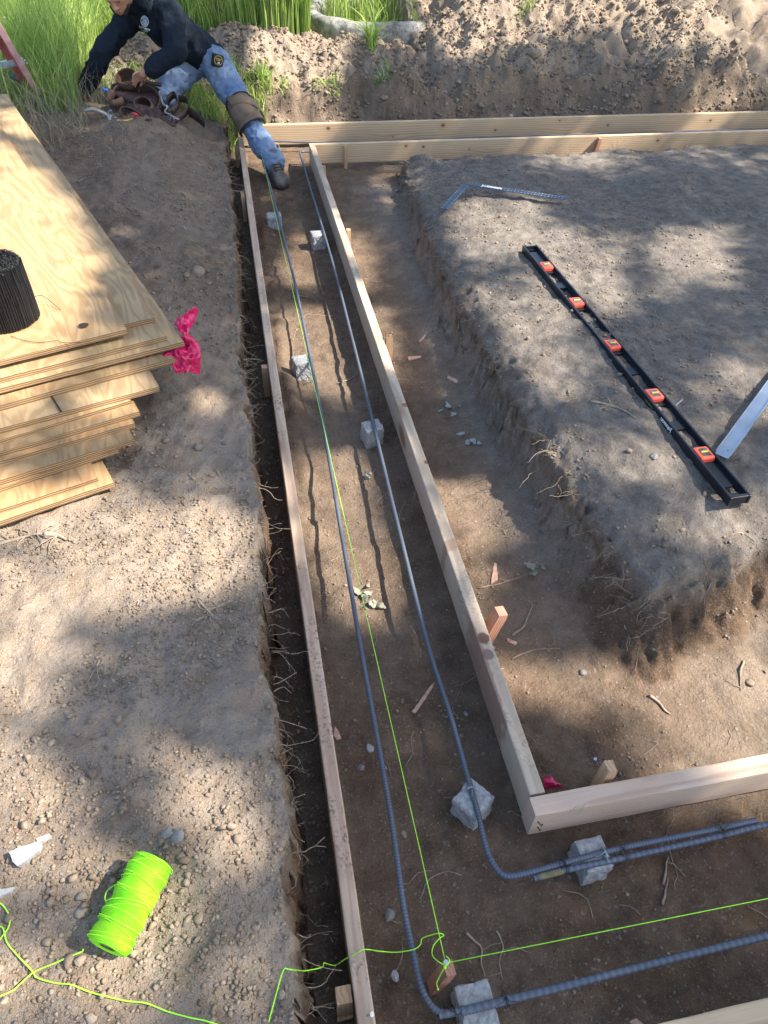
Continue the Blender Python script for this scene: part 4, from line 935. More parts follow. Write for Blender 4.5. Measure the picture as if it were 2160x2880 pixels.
# ------------------------------------------------------------------ red bag and scrap of red film
def film(name, outline, thick=.0, seed=0, puff=.02, label=None, parent=None, n=34, mat='bag'):
    """crumpled sheet: outline given as rows of left/right points, filled and creased"""
    V, Fq = [], []; rows = catmull_rows(outline, n)
    for i, (a, b_) in enumerate(rows):
        for j in range(n):
            t = j/(n-1); p = a.lerp(b_, t); w_ = math.sin(math.pi*t)
            q = Vector((p.x*38+seed, p.y*38, p.z*38))
            c_ = 1.2*(1-abs(mnoise.noise(q*.7))*3.0) + .7*(1-3*abs(mnoise.noise(q*1.7))) + .25*mnoise.noise(q*4)
            p = p + Vector((-.1, -.6, .75))*(puff*w_*(.25+c_*.8)) + Vector((mnoise.noise(q*1.7), mnoise.noise(q*1.9+Vector((5, 0, 0))), 0))*.0035
            V.append(p)
    Fq = [(i*n+j, i*n+j+1, (i+1)*n+j+1, (i+1)*n+j) for i in range(len(rows)-1) for j in range(n-1)]
    o = mesh_obj(name, V, Fq, M[mat], parent, True); md = o.modifiers.new('thickness', 'SOLIDIFY'); md.thickness = .0006; return o
def catmull_rows(rows, n):
    A = catmull([r_[0] for r_ in rows], max(3, n//len(rows))); B = catmull([r_[1] for r_ in rows], max(3, n//len(rows))); return list(zip(A, B))
c9 = lambda a, b: (380+a*.2521, 840+b*.2521)
zb_ = STKZ(8.3)
bagr = empty('plastic_bag', P(*c9(545, 480), zb_), 'crumpled glossy red plastic bag caught under the projecting plywood corner', 'plastic bag')
def bp(a, b, z): return P(*c9(a, b), z)-bagr.location
film('bag_top', [(bp(500, 360, zb_+.02), bp(585, 395, zb_+.012)), (bp(505, 300, zb_+.035), bp(625, 320, zb_+.02)), (bp(525, 200, zb_+.055), bp(665, 240, zb_+.035)), (bp(580, 140, zb_+.065), bp(695, 170, zb_+.05)), (bp(640, 105, zb_+.07), bp(698, 108, zb_+.065))], seed=3, puff=.010, parent=bagr)
film('bag_flap', [(bp(430, 290, zb_+.02), bp(520, 390, zb_+.018)), (bp(450, 250, zb_+.03), bp(530, 310, zb_+.03)), (bp(475, 195, zb_+.04), bp(525, 230, zb_+.04))], seed=9, puff=.008, parent=bagr)
film('bag_body', [(bp(530, 390, zb_+.012), bp(600, 400, zb_+.006)), (bp(480, 480, zb_-.002), bp(690, 470, zb_+.0)), (bp(400, 590, zb_-.012), bp(730, 560, zb_-.02)), (bp(400, 690, zb_-.025), bp(730, 700, zb_-.05)), (bp(440, 800, zb_-.045), bp(728, 800, zb_-.085)), (bp(465, 832, zb_-.055), bp(726, 848, zb_-.095))], seed=5, puff=.018, parent=bagr, n=44)
film('bag_tail', [(bp(400, 560, zb_-.010), bp(420, 660, zb_-.016)), (bp(320, 590, zb_-.012), bp(320, 680, zb_-.018)), (bp(200, 610, zb_-.013), bp(190, 725, zb_-.02)), (bp(90, 640, zb_-.014), bp(90, 745, zb_-.022))], seed=15, puff=.005, parent=bagr)
s_ = 300/1659; fz = lambda a, b, z: P(1450+a*s_, 2150+b*s_, z)
zf = gz(.5, .6)
o = film('plastic_scrap', [(fz(430, 215, zf+.01), fz(450, 370, zf+.004)), (fz(540, 190, zf+.022), fz(540, 378, zf+.003)), (fz(620, 260, zf+.015), fz(620, 365, zf+.004)), (fz(735, 300, zf+.006), fz(725, 325, zf+.003))], seed=21, puff=.008)
tag(o, 'small scrap of dusty red plastic behind the corner of the two near boards', 'plastic scrap')

# ------------------------------------------------------------------ voxel-joined bodies
def lathe_capsule(b, p0, r0, p1, r1, e=1.0):
    p0, p1 = Vector(p0), Vector(p1); ax = p1-p0; L = ax.length
    q = ax.to_track_quat('Z', 'Y') if L > 1e-6 else Matrix.Identity(3).to_quaternion(); seg = 20; prof = []
    for i in range(7): a = -math.pi/2+i*(math.pi/2)/6; prof.append((r0*math.cos(a), r0*math.sin(a)))
    for i in range(1, 8): a = i*(math.pi/2)/7; prof.append((r1*math.cos(a), L+r1*math.sin(a)))
    rows = []
    for r_, h in prof:
        rows.append([b.verts.new(p0+q @ Vector((r_*math.cos(2*math.pi*k/seg), r_*math.sin(2*math.pi*k/seg)*e, h))) for k in range(seg)])
    for i in range(len(rows)-1):
        for k in range(seg): b.faces.new((rows[i][k], rows[i][(k+1) % seg], rows[i+1][(k+1) % seg], rows[i+1][k]))
    b.faces.new(rows[0][::-1]); b.faces.new(rows[-1])
def ellipsoid(b, c, rad, rot=None):
    m = Matrix.Translation(c) @ (rot.to_matrix().to_4x4() if rot is not None else Matrix.Identity(4)) @ Matrix.Diagonal((*rad, 1))
    bmesh.ops.create_uvsphere(b, u_segments=24, v_segments=16, radius=1, matrix=m)
def voxel_body(name, prims, mat, parent, vox=.006, smooth=6, fold=0, fscale=18, seed=0, fdir=(1, 1, 1), origin=Vector((0, 0, 0))):
    b = bmesh.new()
    for p in prims:
        if p[0] == 'c': lathe_capsule(b, *p[1:])
        else: ellipsoid(b, *p[1:])
    me = bpy.data.meshes.new(name); b.to_mesh(me); b.free()
    o = bpy.data.objects.new(name, me); C.objects.link(o)
    r_ = o.modifiers.new('r', 'REMESH'); r_.mode = 'VOXEL'; r_.voxel_size = vox
    s = o.modifiers.new('s', 'SMOOTH'); s.iterations = smooth; s.factor = .6
    dg = bpy.context.evaluated_depsgraph_get(); dg.update(); me2 = bpy.data.meshes.new_from_object(o.evaluated_get(dg)); bpy.data.objects.remove(o)
    me2.name = name; nv = len(me2.vertices); co = np.empty(nv*3); me2.vertices.foreach_get('co', co); co = co.reshape(-1, 3)
    no = np.empty(nv*3); me2.vertices.foreach_get('normal', no); no = no.reshape(-1, 3)
    if fold:
        X, Y, Z = co[:, 0]*fscale*fdir[0], co[:, 1]*fscale*fdir[1], co[:, 2]*fscale*fdir[2]
        f = 1-2*np.abs(fbm(X, Y, Z, oct=2, seed=seed)); f2 = fbm(X*.5+4, Y*.5, Z*.5, oct=2, seed=seed+5)
        co = co + no*(fold*(.7*f+.8*f2))[:, None]
    co = co - np.array(origin); me2.vertices.foreach_set('co', co.ravel()); me2.update()
    return finish(name, me2, mat, parent, True)

# ------------------------------------------------------------------ the worker
K_ = {}
base = Vector((.22, 4.15, -.13)); W = empty('person', base, 'person in dark hooded top and blue jeans bending over the bank', 'person')
W_ = lambda v: Vector(v)
ankL, kneL, hipL = W_((.222, 4.20, -.06)), W_((.098, 4.44, .128)), W_((-.035, 4.75, .318))
hipR, kneR, ankR = W_((-.165, 4.85, .295)), W_((-.34, 4.62, .185)), W_((-.24, 4.96, .17))
pel = W_((-.10, 4.81, .325)); waist = W_((-.17, 4.75, .42)); chest = W_((-.29, 4.66, .535)); nek = W_((-.40, 4.60, .635))
shL, shR = W_((-.235, 4.56, .585)), W_((-.43, 4.73, .555)); elL = W_((-.225, 4.43, .425)); wrL = W_((-.375, 4.46, .350))
elR = W_((-.595, 4.66, .395)); wrR = W_((-.765, 4.70, .205)); headc = PY(328, -26, 4.50)
elR = PY(292, 150, 4.66); wrR = PY(238, 248, 4.70); elL = PY(497, 140, 4.42); wrL = PY(420, 200, 4.45)
# skin: head, neck, hands, forearms, one continuous body under the clothes
def hand_prims(wr, palm_c, fdir, side, rp=.021, fl=.030, curl=.5, down=Vector((0, 0, -1)), rf=.0068):
    pr = [('c', wr, .021, palm_c, .022)]; fdir = fdir.normalized(); side = side.normalized()
    for k in range(4):
        b0 = palm_c + side*(.0135*(k-1.5)) + fdir*.012; l = fl*(1, 1.1, 1.02, .82)[k]
        d1 = (fdir+side*.10*(k-1.5)).normalized(); m1 = b0+d1*l*.9; d2 = (d1+down*curl).normalized(); m2 = m1+d2*l*.62; d3 = (d2+down*curl).normalized(); m3 = m2+d3*l*.5
        pr += [('c', b0, rf*1.1, m1, rf), ('c', m1, rf, m2, rf*.9), ('c', m2, rf*.9, m3, rf*.78)]
    t0 = palm_c - side*.020 - fdir*.006; t1 = t0 - side*.014 + fdir*.018 + down*.008; t2 = t1 + fdir*.018 + down*.012 + side*.002
    return pr + [('c', palm_c-fdir*.012-side*.008, .013, t1, .0085), ('c', t1, .0085, t2, .0068)]
gR = gz(-.79, 4.70)
palmR = wrR + Vector((-.012, .004, -.036)); down = Vector((.1, -.1, -1)).normalized()
handR = hand_prims(wrR, palmR, Vector((-.06, -.12, -1)), Vector((-.85, -.50, .1)), curl=.0, down=Vector((.55, -.35, -.6)))
palmL = wrL + Vector((-.036, -.004, -.012))
handL = hand_prims(wrL, palmL, Vector((-1, -.1, -.35)), Vector((-.1, -.5, .85)), curl=.55, down=Vector((.1, .2, -1)))
face_d = Vector((-.25, -.75, -.62)).normalized()
right_h = Vector((1, -.30, .05)).normalized(); up_h = right_h.cross(face_d).normalized()
if up_h.z < 0: up_h = -up_h
hp = lambda a, b_, c_: headc + right_h*a + face_d*b_ + up_h*c_
from mathutils import Quaternion
hrot = Matrix((right_h, face_d, up_h)).transposed().to_quaternion()
head = [('e', headc, (.060, .074, .082), hrot), ('e', hp(0, .030, -.030), (.044, .046, .052), hrot), ('e', hp(0, .048, -.062), (.026, .026, .022), hrot),
        ('c', hp(0, .072, .006), .0075, hp(0, .086, -.018), .0105), ('e', hp(-.010, .080, -.022), (.007, .007, .006), hrot), ('e', hp(.010, .080, -.022), (.007, .007, .006), hrot),
        ('c', hp(-.030, .066, .018), .008, hp(-.008, .070, .017), .0075), ('c', hp(.030, .066, .018), .008, hp(.008, .070, .017), .0075),
        ('c', hp(-.014, .073, -.042), .0062, hp(.014, .073, -.042), .0062), ('c', hp(-.012, .071, -.051), .0068, hp(.012, .071, -.051), .0068),
        ('e', hp(-.060, -.004, -.006), (.007, .014, .021), hrot), ('e', hp(.060, -.004, -.006), (.007, .014, .021), hrot),
        ('c', headc-up_h*.04-face_d*.02, .040, nek, .042)]
inner = [('c', nek, .042, chest, .075), ('c', chest, .085, waist, .080), ('c', waist, .080, pel, .085), ('c', shL, .038, elL, .030), ('c', elL, .028, wrL, .019), ('c', shR, .038, elR, .030), ('c', elR, .028, wrR, .019),
         ('c', chest, .06, shL, .045), ('c', chest, .06, shR, .045), ('c', pel, .07, hipL, .065), ('c', pel, .07, hipR, .065), ('c', hipL, .062, kneL, .045), ('c', kneL, .043, ankL, .028), ('c', hipR, .062, kneR, .045), ('c', kneR, .043, ankR, .028)]
voxel_body('body', head+inner+handR+handL, M['skin'], W, .0036, 3, origin=base)
def on_head(name, prims, mat, par=W, vox=.003, sm=2, fold=0, fs=60): return voxel_body(name, prims, mat, par, vox, sm, fold, fs, origin=base)
on_head('hair', [('e', hp(0, -.010, .022), (.066, .073, .074), hrot), ('e', hp(0, -.030, -.010), (.064, .058, .070), hrot)], M['hair'], sm=1, fold=.0035, fs=90)
on_head('beard', [('c', hp(-.040, .040, -.050), .0125, hp(-.022, .060, -.072), .013), ('c', hp(-.022, .060, -.072), .013, hp(.022, .060, -.072), .013), ('c', hp(.022, .060, -.072), .013, hp(.040, .040, -.050), .0125)], M['hair'], sm=1, fold=.001, fs=150)
for s in (-1, 1):
    mb = MB(); mb.ball(hp(s*.023, .064, .006)-base, (.0085, .0085, .0055), 10, 8); mb.build('eye', M['black'], W, True)
# jeans
denim = [('c', pel+Vector((0, 0, .02)), .088, pel, .094), ('c', pel, .090, hipL, .084), ('c', pel, .090, hipR, .086),
         ('c', hipL, .086, hipL.lerp(kneL, .5), .075), ('c', hipL.lerp(kneL, .5), .075, kneL, .062), ('c', kneL, .060, kneL.lerp(ankL, .55), .056), ('c', kneL.lerp(ankL, .55), .056, ankL+Vector((.0, 0, .025)), .056), ('c', ankL+Vector((0, 0, .03)), .056, ankL+Vector((.002, -.006, .006)), .052),
         ('e', kneL.lerp(ankL, .78)+Vector((.045, -.02, .012)), (.030, .04, .018)),
         ('c', hipR, .086, hipR.lerp(kneR, .5), .080), ('c', hipR.lerp(kneR, .5), .080, kneR, .066), ('c', kneR, .064, ankR, .052)]
jeans = voxel_body('jeans', denim, M['jeans'], W, .005, 4, .011, 17, 3, (1, 1, 1.6), origin=base)
mb = MB()
def surface_decal(mesh_o, polys, org, ex, ey, dirn, mat, name, parent, lift=.0012):
    """press flat art onto a body: polys in local art units, cast along dirn"""
    me = mesh_o.data; bt = BVHTree.FromPolygons([v.co+base for v in me.vertices], [tuple(p.vertices) for p in me.polygons]); m = MB(); ok = 0
    for poly in polys:
        pts_ = []
        for a, b_ in poly:
            o_ = org+ex*a+ey*b_-dirn*.3; h = bt.ray_cast(o_, dirn)
            if h[0] is None: break
            pts_.append(h[0]-dirn*lift-base)
        else: m.add(pts_, [tuple(range(len(pts_)))])
    return m.build(name, mat, parent)
# knee pad
sh = (ankL-kneL).normalized(); outw = Vector((-.15, -.80, .55)); outw = (outw-sh*outw.dot(sh)).normalized(); sidev = sh.cross(outw).normalized()
kp = bmesh.new(); n1_, n2_ = 22, 22; V = []; Fq = []
for i in range(n1_+1):
    for j in range(n2_+1):
        u_ = i/n1_*2-1; v_ = j/n2_*2-1; th = v_*1.55*(1-.12*u_*u_); ln = u_*.088
        r_ = .074+.016*(1-v_*v_)-.012*abs(u_)**3
        c_ = kneL+sh*(ln+.004)+outw*.0
        V.append(c_+(outw*math.cos(th)+sidev*math.sin(th))*r_-base)
Fq = [(i*(n2_+1)+j, i*(n2_+1)+j+1, (i+1)*(n2_+1)+j+1, (i+1)*(n2_+1)+j) for i in range(n1_) for j in range(n2_)]
pad = mesh_obj('knee_pad', V, Fq, M['kneepad'], W, True); md = pad.modifiers.new('t', 'SOLIDIFY'); md.thickness = .009; md.offset = -1
def band(name, mat, off0, off1, th0, th1, r_, skew, parent):
    V = []; n = 24
    for i in range(5):
        for j in range(n+1):
            t = j/n; th = th0+(th1-th0)*t; ln = off0+(off1-off0)*(i/4)+skew*(t-.5)
            V.append(kneL+sh*ln+(outw*math.cos(th)+sidev*math.sin(th))*r_-base)
    o = mesh_obj(name, V, [(i*(n+1)+j, i*(n+1)+j+1, (i+1)*(n+1)+j+1, (i+1)*(n+1)+j) for i in range(4) for j in range(n)], mat, parent, True); m = o.modifiers.new('t', 'SOLIDIFY'); m.thickness = .004; return o
band('strap', M['kneepad'], -.045, .012, -1.9, .55, .0905, -.10, pad); band('strap', M['kneepad'], .040, .085, -2.0, 1.9, .0800, .0, pad)
rim = MB(); loop = [V_ for V_ in ([(i, -1.56) for i in np.linspace(-.088, .088, 12)]+[(.088, t) for t in np.linspace(-1.56, 1.56, 16)]+[(i, 1.56) for i in np.linspace(.088, -.088, 12)]+[(-.088, t) for t in np.linspace(1.56, -1.56, 16)])]
rim.tube([kneL+sh*(a+.004)+(outw*math.cos(t)+sidev*math.sin(t))*(.071+.006*(1-(t/1.6)**2))-base for a, t in loop], .0045, 6); rim.build('rim', M['black'], pad, True)
# hoodie
side_f = Vector((-.35, -.90, -.1)).normalized()
hood = [('c', nek, .052, chest, .098), ('c', chest, .108, waist, .102), ('c', waist, .102, pel+Vector((.0, -.0, .025)), .100), ('e', pel+Vector((.01, -.01, .03)), (.115, .10, .055)),
        ('c', chest, .088, shL, .066), ('c', chest, .088, shR, .064), ('c', shL, .066, elL, .056), ('c', elL, .055, wrL+(elL-wrL)*.12, .036), ('c', shR, .064, elR, .054), ('c', elR, .052, wrR+(elR-wrR)*.08, .036),
        ('c', nek+Vector((.05, .06, .01)), .045, nek+Vector((-.02, .075, .0)), .045), ('c', nek+Vector((.03, -.03, -.01)), .034, nek+Vector((-.045, -.01, -.03)), .034), ('c', nek+Vector((.05, -.01, .02)), .036, nek+Vector((.03, .05, .03)), .036)]
hoodie = voxel_body('hooded_top', hood, M['hoodie'], W, .0055, 5, .012, 12, 9, origin=base)
mb = MB(); d_ = (wrR-elR).normalized()
for w2, e2_, rr in ((wrR, elR, .033), (wrL, elL, .033)):
    d_ = (w2-e2_).normalized(); m = MB(); m.lathe([(rr*.85, -.001), (rr, -.003), (rr*1.03, -.014), (rr, -.028), (rr*.9, -.034)], w2-base+(e2_-w2)*.04, d_, 28, .03); m.build('cuff', M['hoodie'], hoodie, True)
# emblem and company name on the chest
cd = Vector(ray(330+10, 60)).normalized(); cv = PY(150+568*.452, 132*.452, 4.56)
vdir = (cv-Vector((0, 0, CAMH))).normalized(); pr_ = vdir.cross(Vector((0, 0, 1))).normalized(); pu = pr_.cross(vdir).normalized()
rot_ = R(-16); ex = pr_*math.cos(rot_)+pu*math.sin(rot_); ey = -pr_*math.sin(rot_)+pu*math.cos(rot_)
def disc(cx, cy, rx, ry, n=28): return [(cx+rx*math.cos(t), cy+ry*math.sin(t)) for t in np.linspace(0, 2*math.pi, n+1)[:-1]]
def ringq(cx, cy, rx, ry, w_, n=40, a0=0, a1=2*math.pi):
    t = np.linspace(a0, a1, n+1); return [[(cx+rx*math.cos(a), cy+ry*math.sin(a)), (cx+rx*math.cos(b_), cy+ry*math.sin(b_)), (cx+(rx-w_)*math.cos(b_), cy+(ry-w_)*math.sin(b_)), (cx+(rx-w_)*math.cos(a), cy+(ry-w_)*math.sin(a))] for a, b_ in zip(t, t[1:])]
def inside_strip(p, q, w_, rx, ry):
    n = 10; out = []; d = np.array(q)-np.array(p); L = np.hypot(*d); nn = np.array([-d[1], d[0]])/L*w_/2
    for i in range(n):
        a = np.array(p)+d*i/n; b_ = np.array(p)+d*(i+1)/n
        if all((c[0]/rx)**2+(c[1]/ry)**2 < .93 for c in (a, b_)): out.append([tuple(a-nn), tuple(b_-nn), tuple(b_+nn), tuple(a+nn)])
    return out
rx_, ry_ = .0195, .0235; white = ringq(0, 0, rx_, ry_, .0022)
for k in range(7):      # lattice of the lower half
    xk = -.018+.006*k; white += inside_strip((xk, -.024), (xk+.012 if k < 4 else xk-.012, .004), .0012, rx_, ry_)
for yk in (-.018, -.013, -.008, -.003): white += inside_strip((-.019, yk), (0, yk+.005), .0012, rx_, ry_)+inside_strip((0, yk+.005), (.019, yk), .0012, rx_, ry_)
white += inside_strip((-.018, .004), (-.004, .012), .002, rx_, ry_)+inside_strip((-.004, .012), (.004, .004), .002, rx_, ry_)+inside_strip((.004, .004), (.019, .012), .002, rx_, ry_)
blue = [[(a, .006+.0*a), (a+.0024, .006), (a+.0024, min(.021, .006+.017*math.sqrt(max(0, 1-((a+.0012)/.0175)**2)))), (a, min(.021, .006+.017*math.sqrt(max(0, 1-(a/.0175)**2))))] for a in np.arange(-.0168, .0165, .0024)]
surface_decal(hoodie, blue, cv, ex, ey, vdir, M['emb_blue'], 'emblem_sky', hoodie, .0016)
surface_decal(hoodie, white+ringq(-.002, .011, .0082, .0082, .0014, 24), cv, ex, ey, vdir, M['emb_white'], 'emblem', hoodie, .0022)
def text_polys(txt, size, ox, oy, bold=.0):
    me = text_mesh(txt, size, 0, bold); out = [[(me.vertices[i].co.x+ox, me.vertices[i].co.y+oy) for i in p.vertices] for p in me.polygons]; bpy.data.meshes.remove(me); return out
surface_decal(hoodie, text_polys('SKYVIEW', .0135, .002, -.0325, .0004), cv, ex, ey, vdir, M['emb_white'], 'company_name', hoodie, .002)
surface_decal(hoodie, text_polys('REMODELING', .0052, .004, -.0425, .0001), cv, ex, ey, vdir, M['emb_white'], 'small_lettering', hoodie, .002)
# tape measure on the belt
tp = PY(612, 170, 4.62); tm = Matrix((Vector((.78, .10, -.25)).normalized(), Vector((.2, .1, .95)).normalized(), Vector((.35, -.9, .1)).normalized())).transposed()
vx_ = (tp-Vector((0, 0, CAMH))).normalized(); bz = (-vx_+Vector((.25, 0, 0))).normalized(); bx = Vector((0, 0, 1)).cross(bz).normalized(); by = bz.cross(bx)
TM = Matrix((bx, by, bz)).transposed().to_4x4(); TM = Matrix.Translation(tp) @ TM @ Matrix.Rotation(R(-18), 4, 'Z')
tape = empty('tape_measure', tp, 'black and yellow tape measure clipped to the hip of the blue jeans', 'tape measure'); tape.matrix_world = TM
m = MB(); m.box(-.031, .031, -.032, .030, -.022, .018, bev=.010); m.build('case', M['black'], tape, True)
m = MB(); m.lathe([(.0225, 0), (.0225, .0010), (.0205, .0010), (.0205, 0)], (0, 0, .0182), (0, 0, 1), 40); m.build('yellow_ring', M['yellowp'], tape)
for t_, sz, yy in (('FATMAX', .0085, .0065), ('CLASSIC', .006, -.0005)):
    o = finish('lettering', text_mesh(t_, sz, .0001, .0002), M['yellowp'], tape); o.matrix_local = Matrix.Translation((0, yy, .0187))
o = finish('lettering', text_mesh("30'", .011, .0001, .0003), M['tapew'], tape); o.matrix_local = Matrix.Translation((.003, -.012, .0187))
# boots
def boot(ank, toe, up, root, nm='boot'):
    d = (toe-ank); d.z = 0; d.normalize(); s_v = Vector((-d.y, d.x, 0)); gz0 = -.128
    heel = Vector((ank.x, ank.y, gz0+.032))-d*.012; ball = heel+d*.115; tip = heel+d*.155
    pr = [('c', ank+Vector((0, 0, .045)), .042, ank+Vector((0, 0, .01)), .041), ('c', ank+Vector((0, 0, .01)), .040, heel, .036), ('c', heel, .034, ball+Vector((0, 0, -.002)), .038), ('c', ank+d*.02+Vector((0, 0, .01)), .036, ball+Vector((0, 0, .004)), .034), ('e', tip-d*.008+Vector((0, 0, -.004)), (.043, .043, .032))]
    o = voxel_body(nm, pr, M['boot'], root, .004, 4, .0015, 30, 2, origin=base)
    sl = voxel_body('sole', [('c', heel-Vector((0, 0, .022)), .040, ball-Vector((0, 0, .022)), .045), ('c', ball-Vector((0, 0, .022)), .045, tip-d*.006-Vector((0, 0, .022)), .042)], M['sole'], o, .005, 3, origin=base)
    co = sl.data
    for v in co.vertices:
        zc = gz0+.008-base.z; v.co.z = zc+(v.co.z-zc)*.16 if v.co.z > zc else zc+(v.co.z-zc)*.16
    lc = MB(); bt = BVHTree.FromPolygons([v.co.copy() for v in o.data.vertices], [tuple(p.vertices) for p in o.data.polygons])
    for k in range(6):
        c0 = (ank+Vector((0, 0, .035))).lerp(ball+Vector((0, 0, .03)), k/6)-base
        for sg in (1, -1):
            line = []
            for t in np.linspace(-1, 1, 9):
                o_ = c0+s_v*(t*.024)+d*(sg*t*.007)+d*.08+Vector((0, 0, .07)); h = bt.ray_cast(o_, (-d-Vector((0, 0, .9))).normalized())
                if h[0] is not None: line.append(h[0]+h[1]*.0015)
            if len(line) > 3: lc.tube(line, .0019, 5)
    lc.build('lace', M['lace'], o, True); return o
boot(ankL, Vector((.262, 4.02, 0)), None, W)
cf = MB(); dd = (ankL-kneL).normalized(); cf.lathe([(.050, .012), (.0565, .010), (.0575, -.004), (.0565, -.020)], ankL-base+dd*-.004, dd, 36, .03); o = cf.build('hem', M['jeans'], jeans, True); md = o.modifiers.new('t', 'SOLIDIFY'); md.thickness = .003
voxel_body('boot', [('c', ankR, .036, ankR+Vector((.02, .10, -.01)), .034)], M['boot'], W, .006, 3, origin=base)

# ------------------------------------------------------------------ tool belt with pouches
cB = lambda a, b: (280+a*.2049, 150+b*.2049)
belt_o = PG(420, 372); BLT = empty('tool_belt', belt_o, 'dark brown leather tool belt with open pouches heaped on the bank', 'tool belt')
def ppt(a, b, y): v = PY(*cB(a, b), y); return v
def shell(name, rings, mat, parent=BLT, th=.0035, seg=40, wr=.0022, close=False):
    """leather pouch: a tube of ring curves (centre, radius right, radius up axis vectors)"""
    V, n = [], seg
    for i, (c, ax_, bx_) in enumerate(rings):
        for k in range(seg):
            t = 2*math.pi*k/seg; p = c+ax_*math.cos(t)+bx_*math.sin(t); q = p*30
            p = p+(p-c).normalized()*(wr*2.2*mnoise.noise(q)+wr*mnoise.noise(q*2.7)); V.append(p-belt_o)
    Fq = [(i*n+k, i*n+(k+1) % n, (i+1)*n+(k+1) % n, (i+1)*n+k) for i in range(len(rings)-1) for k in range(n)]
    if close: Fq.append(tuple(range((len(rings)-1)*n, len(rings)*n)))
    o = mesh_obj(name, V, Fq, M[mat], parent, True)
    md = o.modifiers.new('t', 'SOLIDIFY'); md.thickness = th; return o
def ringpts(c, w_, h_, tilt, y=None, back=.02):
    """mouth ellipse seen at crop point c, width/height in crop pixels"""
    cc = ppt(c[0], c[1], y); rx = (ppt(c[0]+w_/2, c[1], y)-cc); ry = (ppt(c[0], c[1]-h_/2, y)-cc)
    ca, sa = math.cos(R(tilt)), math.sin(R(tilt)); return cc, rx*ca+ry*sa*(w_/h_)*.0+Vector((0, 0, rx.length*sa)), ry*1.0+Vector((0, back, 0))
def pouch(name, mouth, w_, h_, y, bottom, bw, bh, y2, mat='leather', tilt=0, steps=6, th=.0035, back=.02, inner=True):
    c0, a0, b0 = ringpts(mouth, w_, h_, tilt, y, back); c1, a1, b1 = ringpts(bottom, bw, bh, tilt, y2, back); rings = []
    for i in range(steps+1):
        t = i/steps; k = math.sin(t*math.pi)*.10; rings.append((c0.lerp(c1, t)+Vector((0, .0, -.0)), a0.lerp(a1, t)*(1+k), b0.lerp(b1, t)*(1+k)))
    o = shell(name, rings, mat, th=th, close=True)
    r_ = MB(); r_.tube([c0+a0*math.cos(t)*1.0+b0*math.sin(t)*1.0-belt_o for t in np.linspace(0, 6.283, 41)], .0026, 6, False); r_.build('rolled_edge', M['leather_tan'], o, True); return o
pouch('main_pouch', (500, 600), 640, 350, 4.42, (560, 930), 420, 180, 4.50, back=.05, tilt=-6)
shell('upper_flap', [(ppt(490, 470, 4.50), ppt(810, 500, 4.50)-ppt(490, 470, 4.50), Vector((0, .05, .012))), (ppt(520, 560, 4.47), (ppt(860, 620, 4.47)-ppt(520, 560, 4.47))*1.0, Vector((0, .045, .01))), (ppt(560, 720, 4.45), (ppt(880, 800, 4.44)-ppt(560, 720, 4.45))*.98, Vector((0, .04, .0)))], 'leather', seg=48)
pouch('nail_pouch', (360, 310), 280, 170, 4.47, (400, 430), 220, 110, 4.50, 'leather_tan', tilt=5, back=.03)
pouch('front_pocket', (440, 860), 330, 150, 4.26, (640, 960), 300, 200, 4.34, tilt=-25, back=.03)
pouch('side_pocket', (590, 690), 230, 150, 4.36, (690, 880), 240, 160, 4.40, tilt=-10, back=.03)
pouch('hammer_loop', (655, 1020), 110, 190, 4.22, (770, 1040), 120, 150, 4.27, tilt=0, back=.03, steps=3)
pouch('small_pocket', (500, 1060), 120, 130, 4.22, (600, 1090), 160, 120, 4.27, 'leather_tan', tilt=-20, back=.02)
pouch('lower_pocket', (780, 900), 200, 160, 4.33, (760, 1110), 210, 120, 4.30, tilt=15, back=.02)
voxel_body('folded_leather', [('c', ppt(420, 820, 4.36), .035, ppt(760, 870, 4.34), .045), ('c', ppt(560, 1000, 4.27), .028, ppt(800, 1100, 4.25), .032), ('c', ppt(820, 930, 4.32), .030, ppt(980, 980, 4.30), .022)], M['leather'], BLT, .005, 4, .009, 26, 12, origin=belt_o)
def strapm(name, pts_, w_, mat='leather', th=.004, up=Vector((0, 0, 1))):
    p = catmull([ppt(*q) for q in pts_], 8); V = []
    for i, v in enumerate(p):
        t = (p[min(i+1, len(p)-1)]-p[max(i-1, 0)]).normalized(); n_ = up.cross(t).cross(t)
        n_ = up-(t*up.dot(t)); n_.normalize(); V += [v-n_*w_/2-belt_o, v+n_*w_/2-belt_o]
    o = mesh_obj(name, V, [(2*i, 2*i+1, 2*i+3, 2*i+2) for i in range(len(p)-1)], M[mat], BLT, True); m = o.modifiers.new('t', 'SOLIDIFY'); m.thickness = th; return o
strapm('belt', [(900, 860, 4.40), (940, 640, 4.50), (1030, 570, 4.52), (1080, 700, 4.42), (1000, 800, 4.36)], .036)
strapm('belt', [(1090, 620, 4.52), (1190, 640, 4.50), (1225, 740, 4.44), (1160, 840, 4.38), (1060, 900, 4.34), (1020, 960, 4.33)], .034)
strapm('belt_end', [(1225, 800, 4.44), (1300, 840, 4.40), (1380, 900, 4.36), (1450, 960, 4.33)], .050)
strapm('strap', [(190, 520, 4.40), (140, 620, 4.38), (170, 690, 4.36), (260, 680, 4.36), (330, 640, 4.37)], .040, 'leather_tan')
strapm('strap', [(40, 740, 4.40), (140, 720, 4.38), (280, 680, 4.36)], .006, 'leather_tan')
strapm('strap', [(600, 430, 4.44), (620, 380, 4.46), (700, 410, 4.48), (850, 430, 4.50)], .02)
ch = MB(); lp = catmull([ppt(820, 540, 4.36), ppt(850, 620, 4.36), ppt(880, 700, 4.34), ppt(930, 730, 4.33), ppt(900, 800, 4.31), ppt(950, 830, 4.30), ppt(1030, 880, 4.29), ppt(1085, 905, 4.29)], 5)
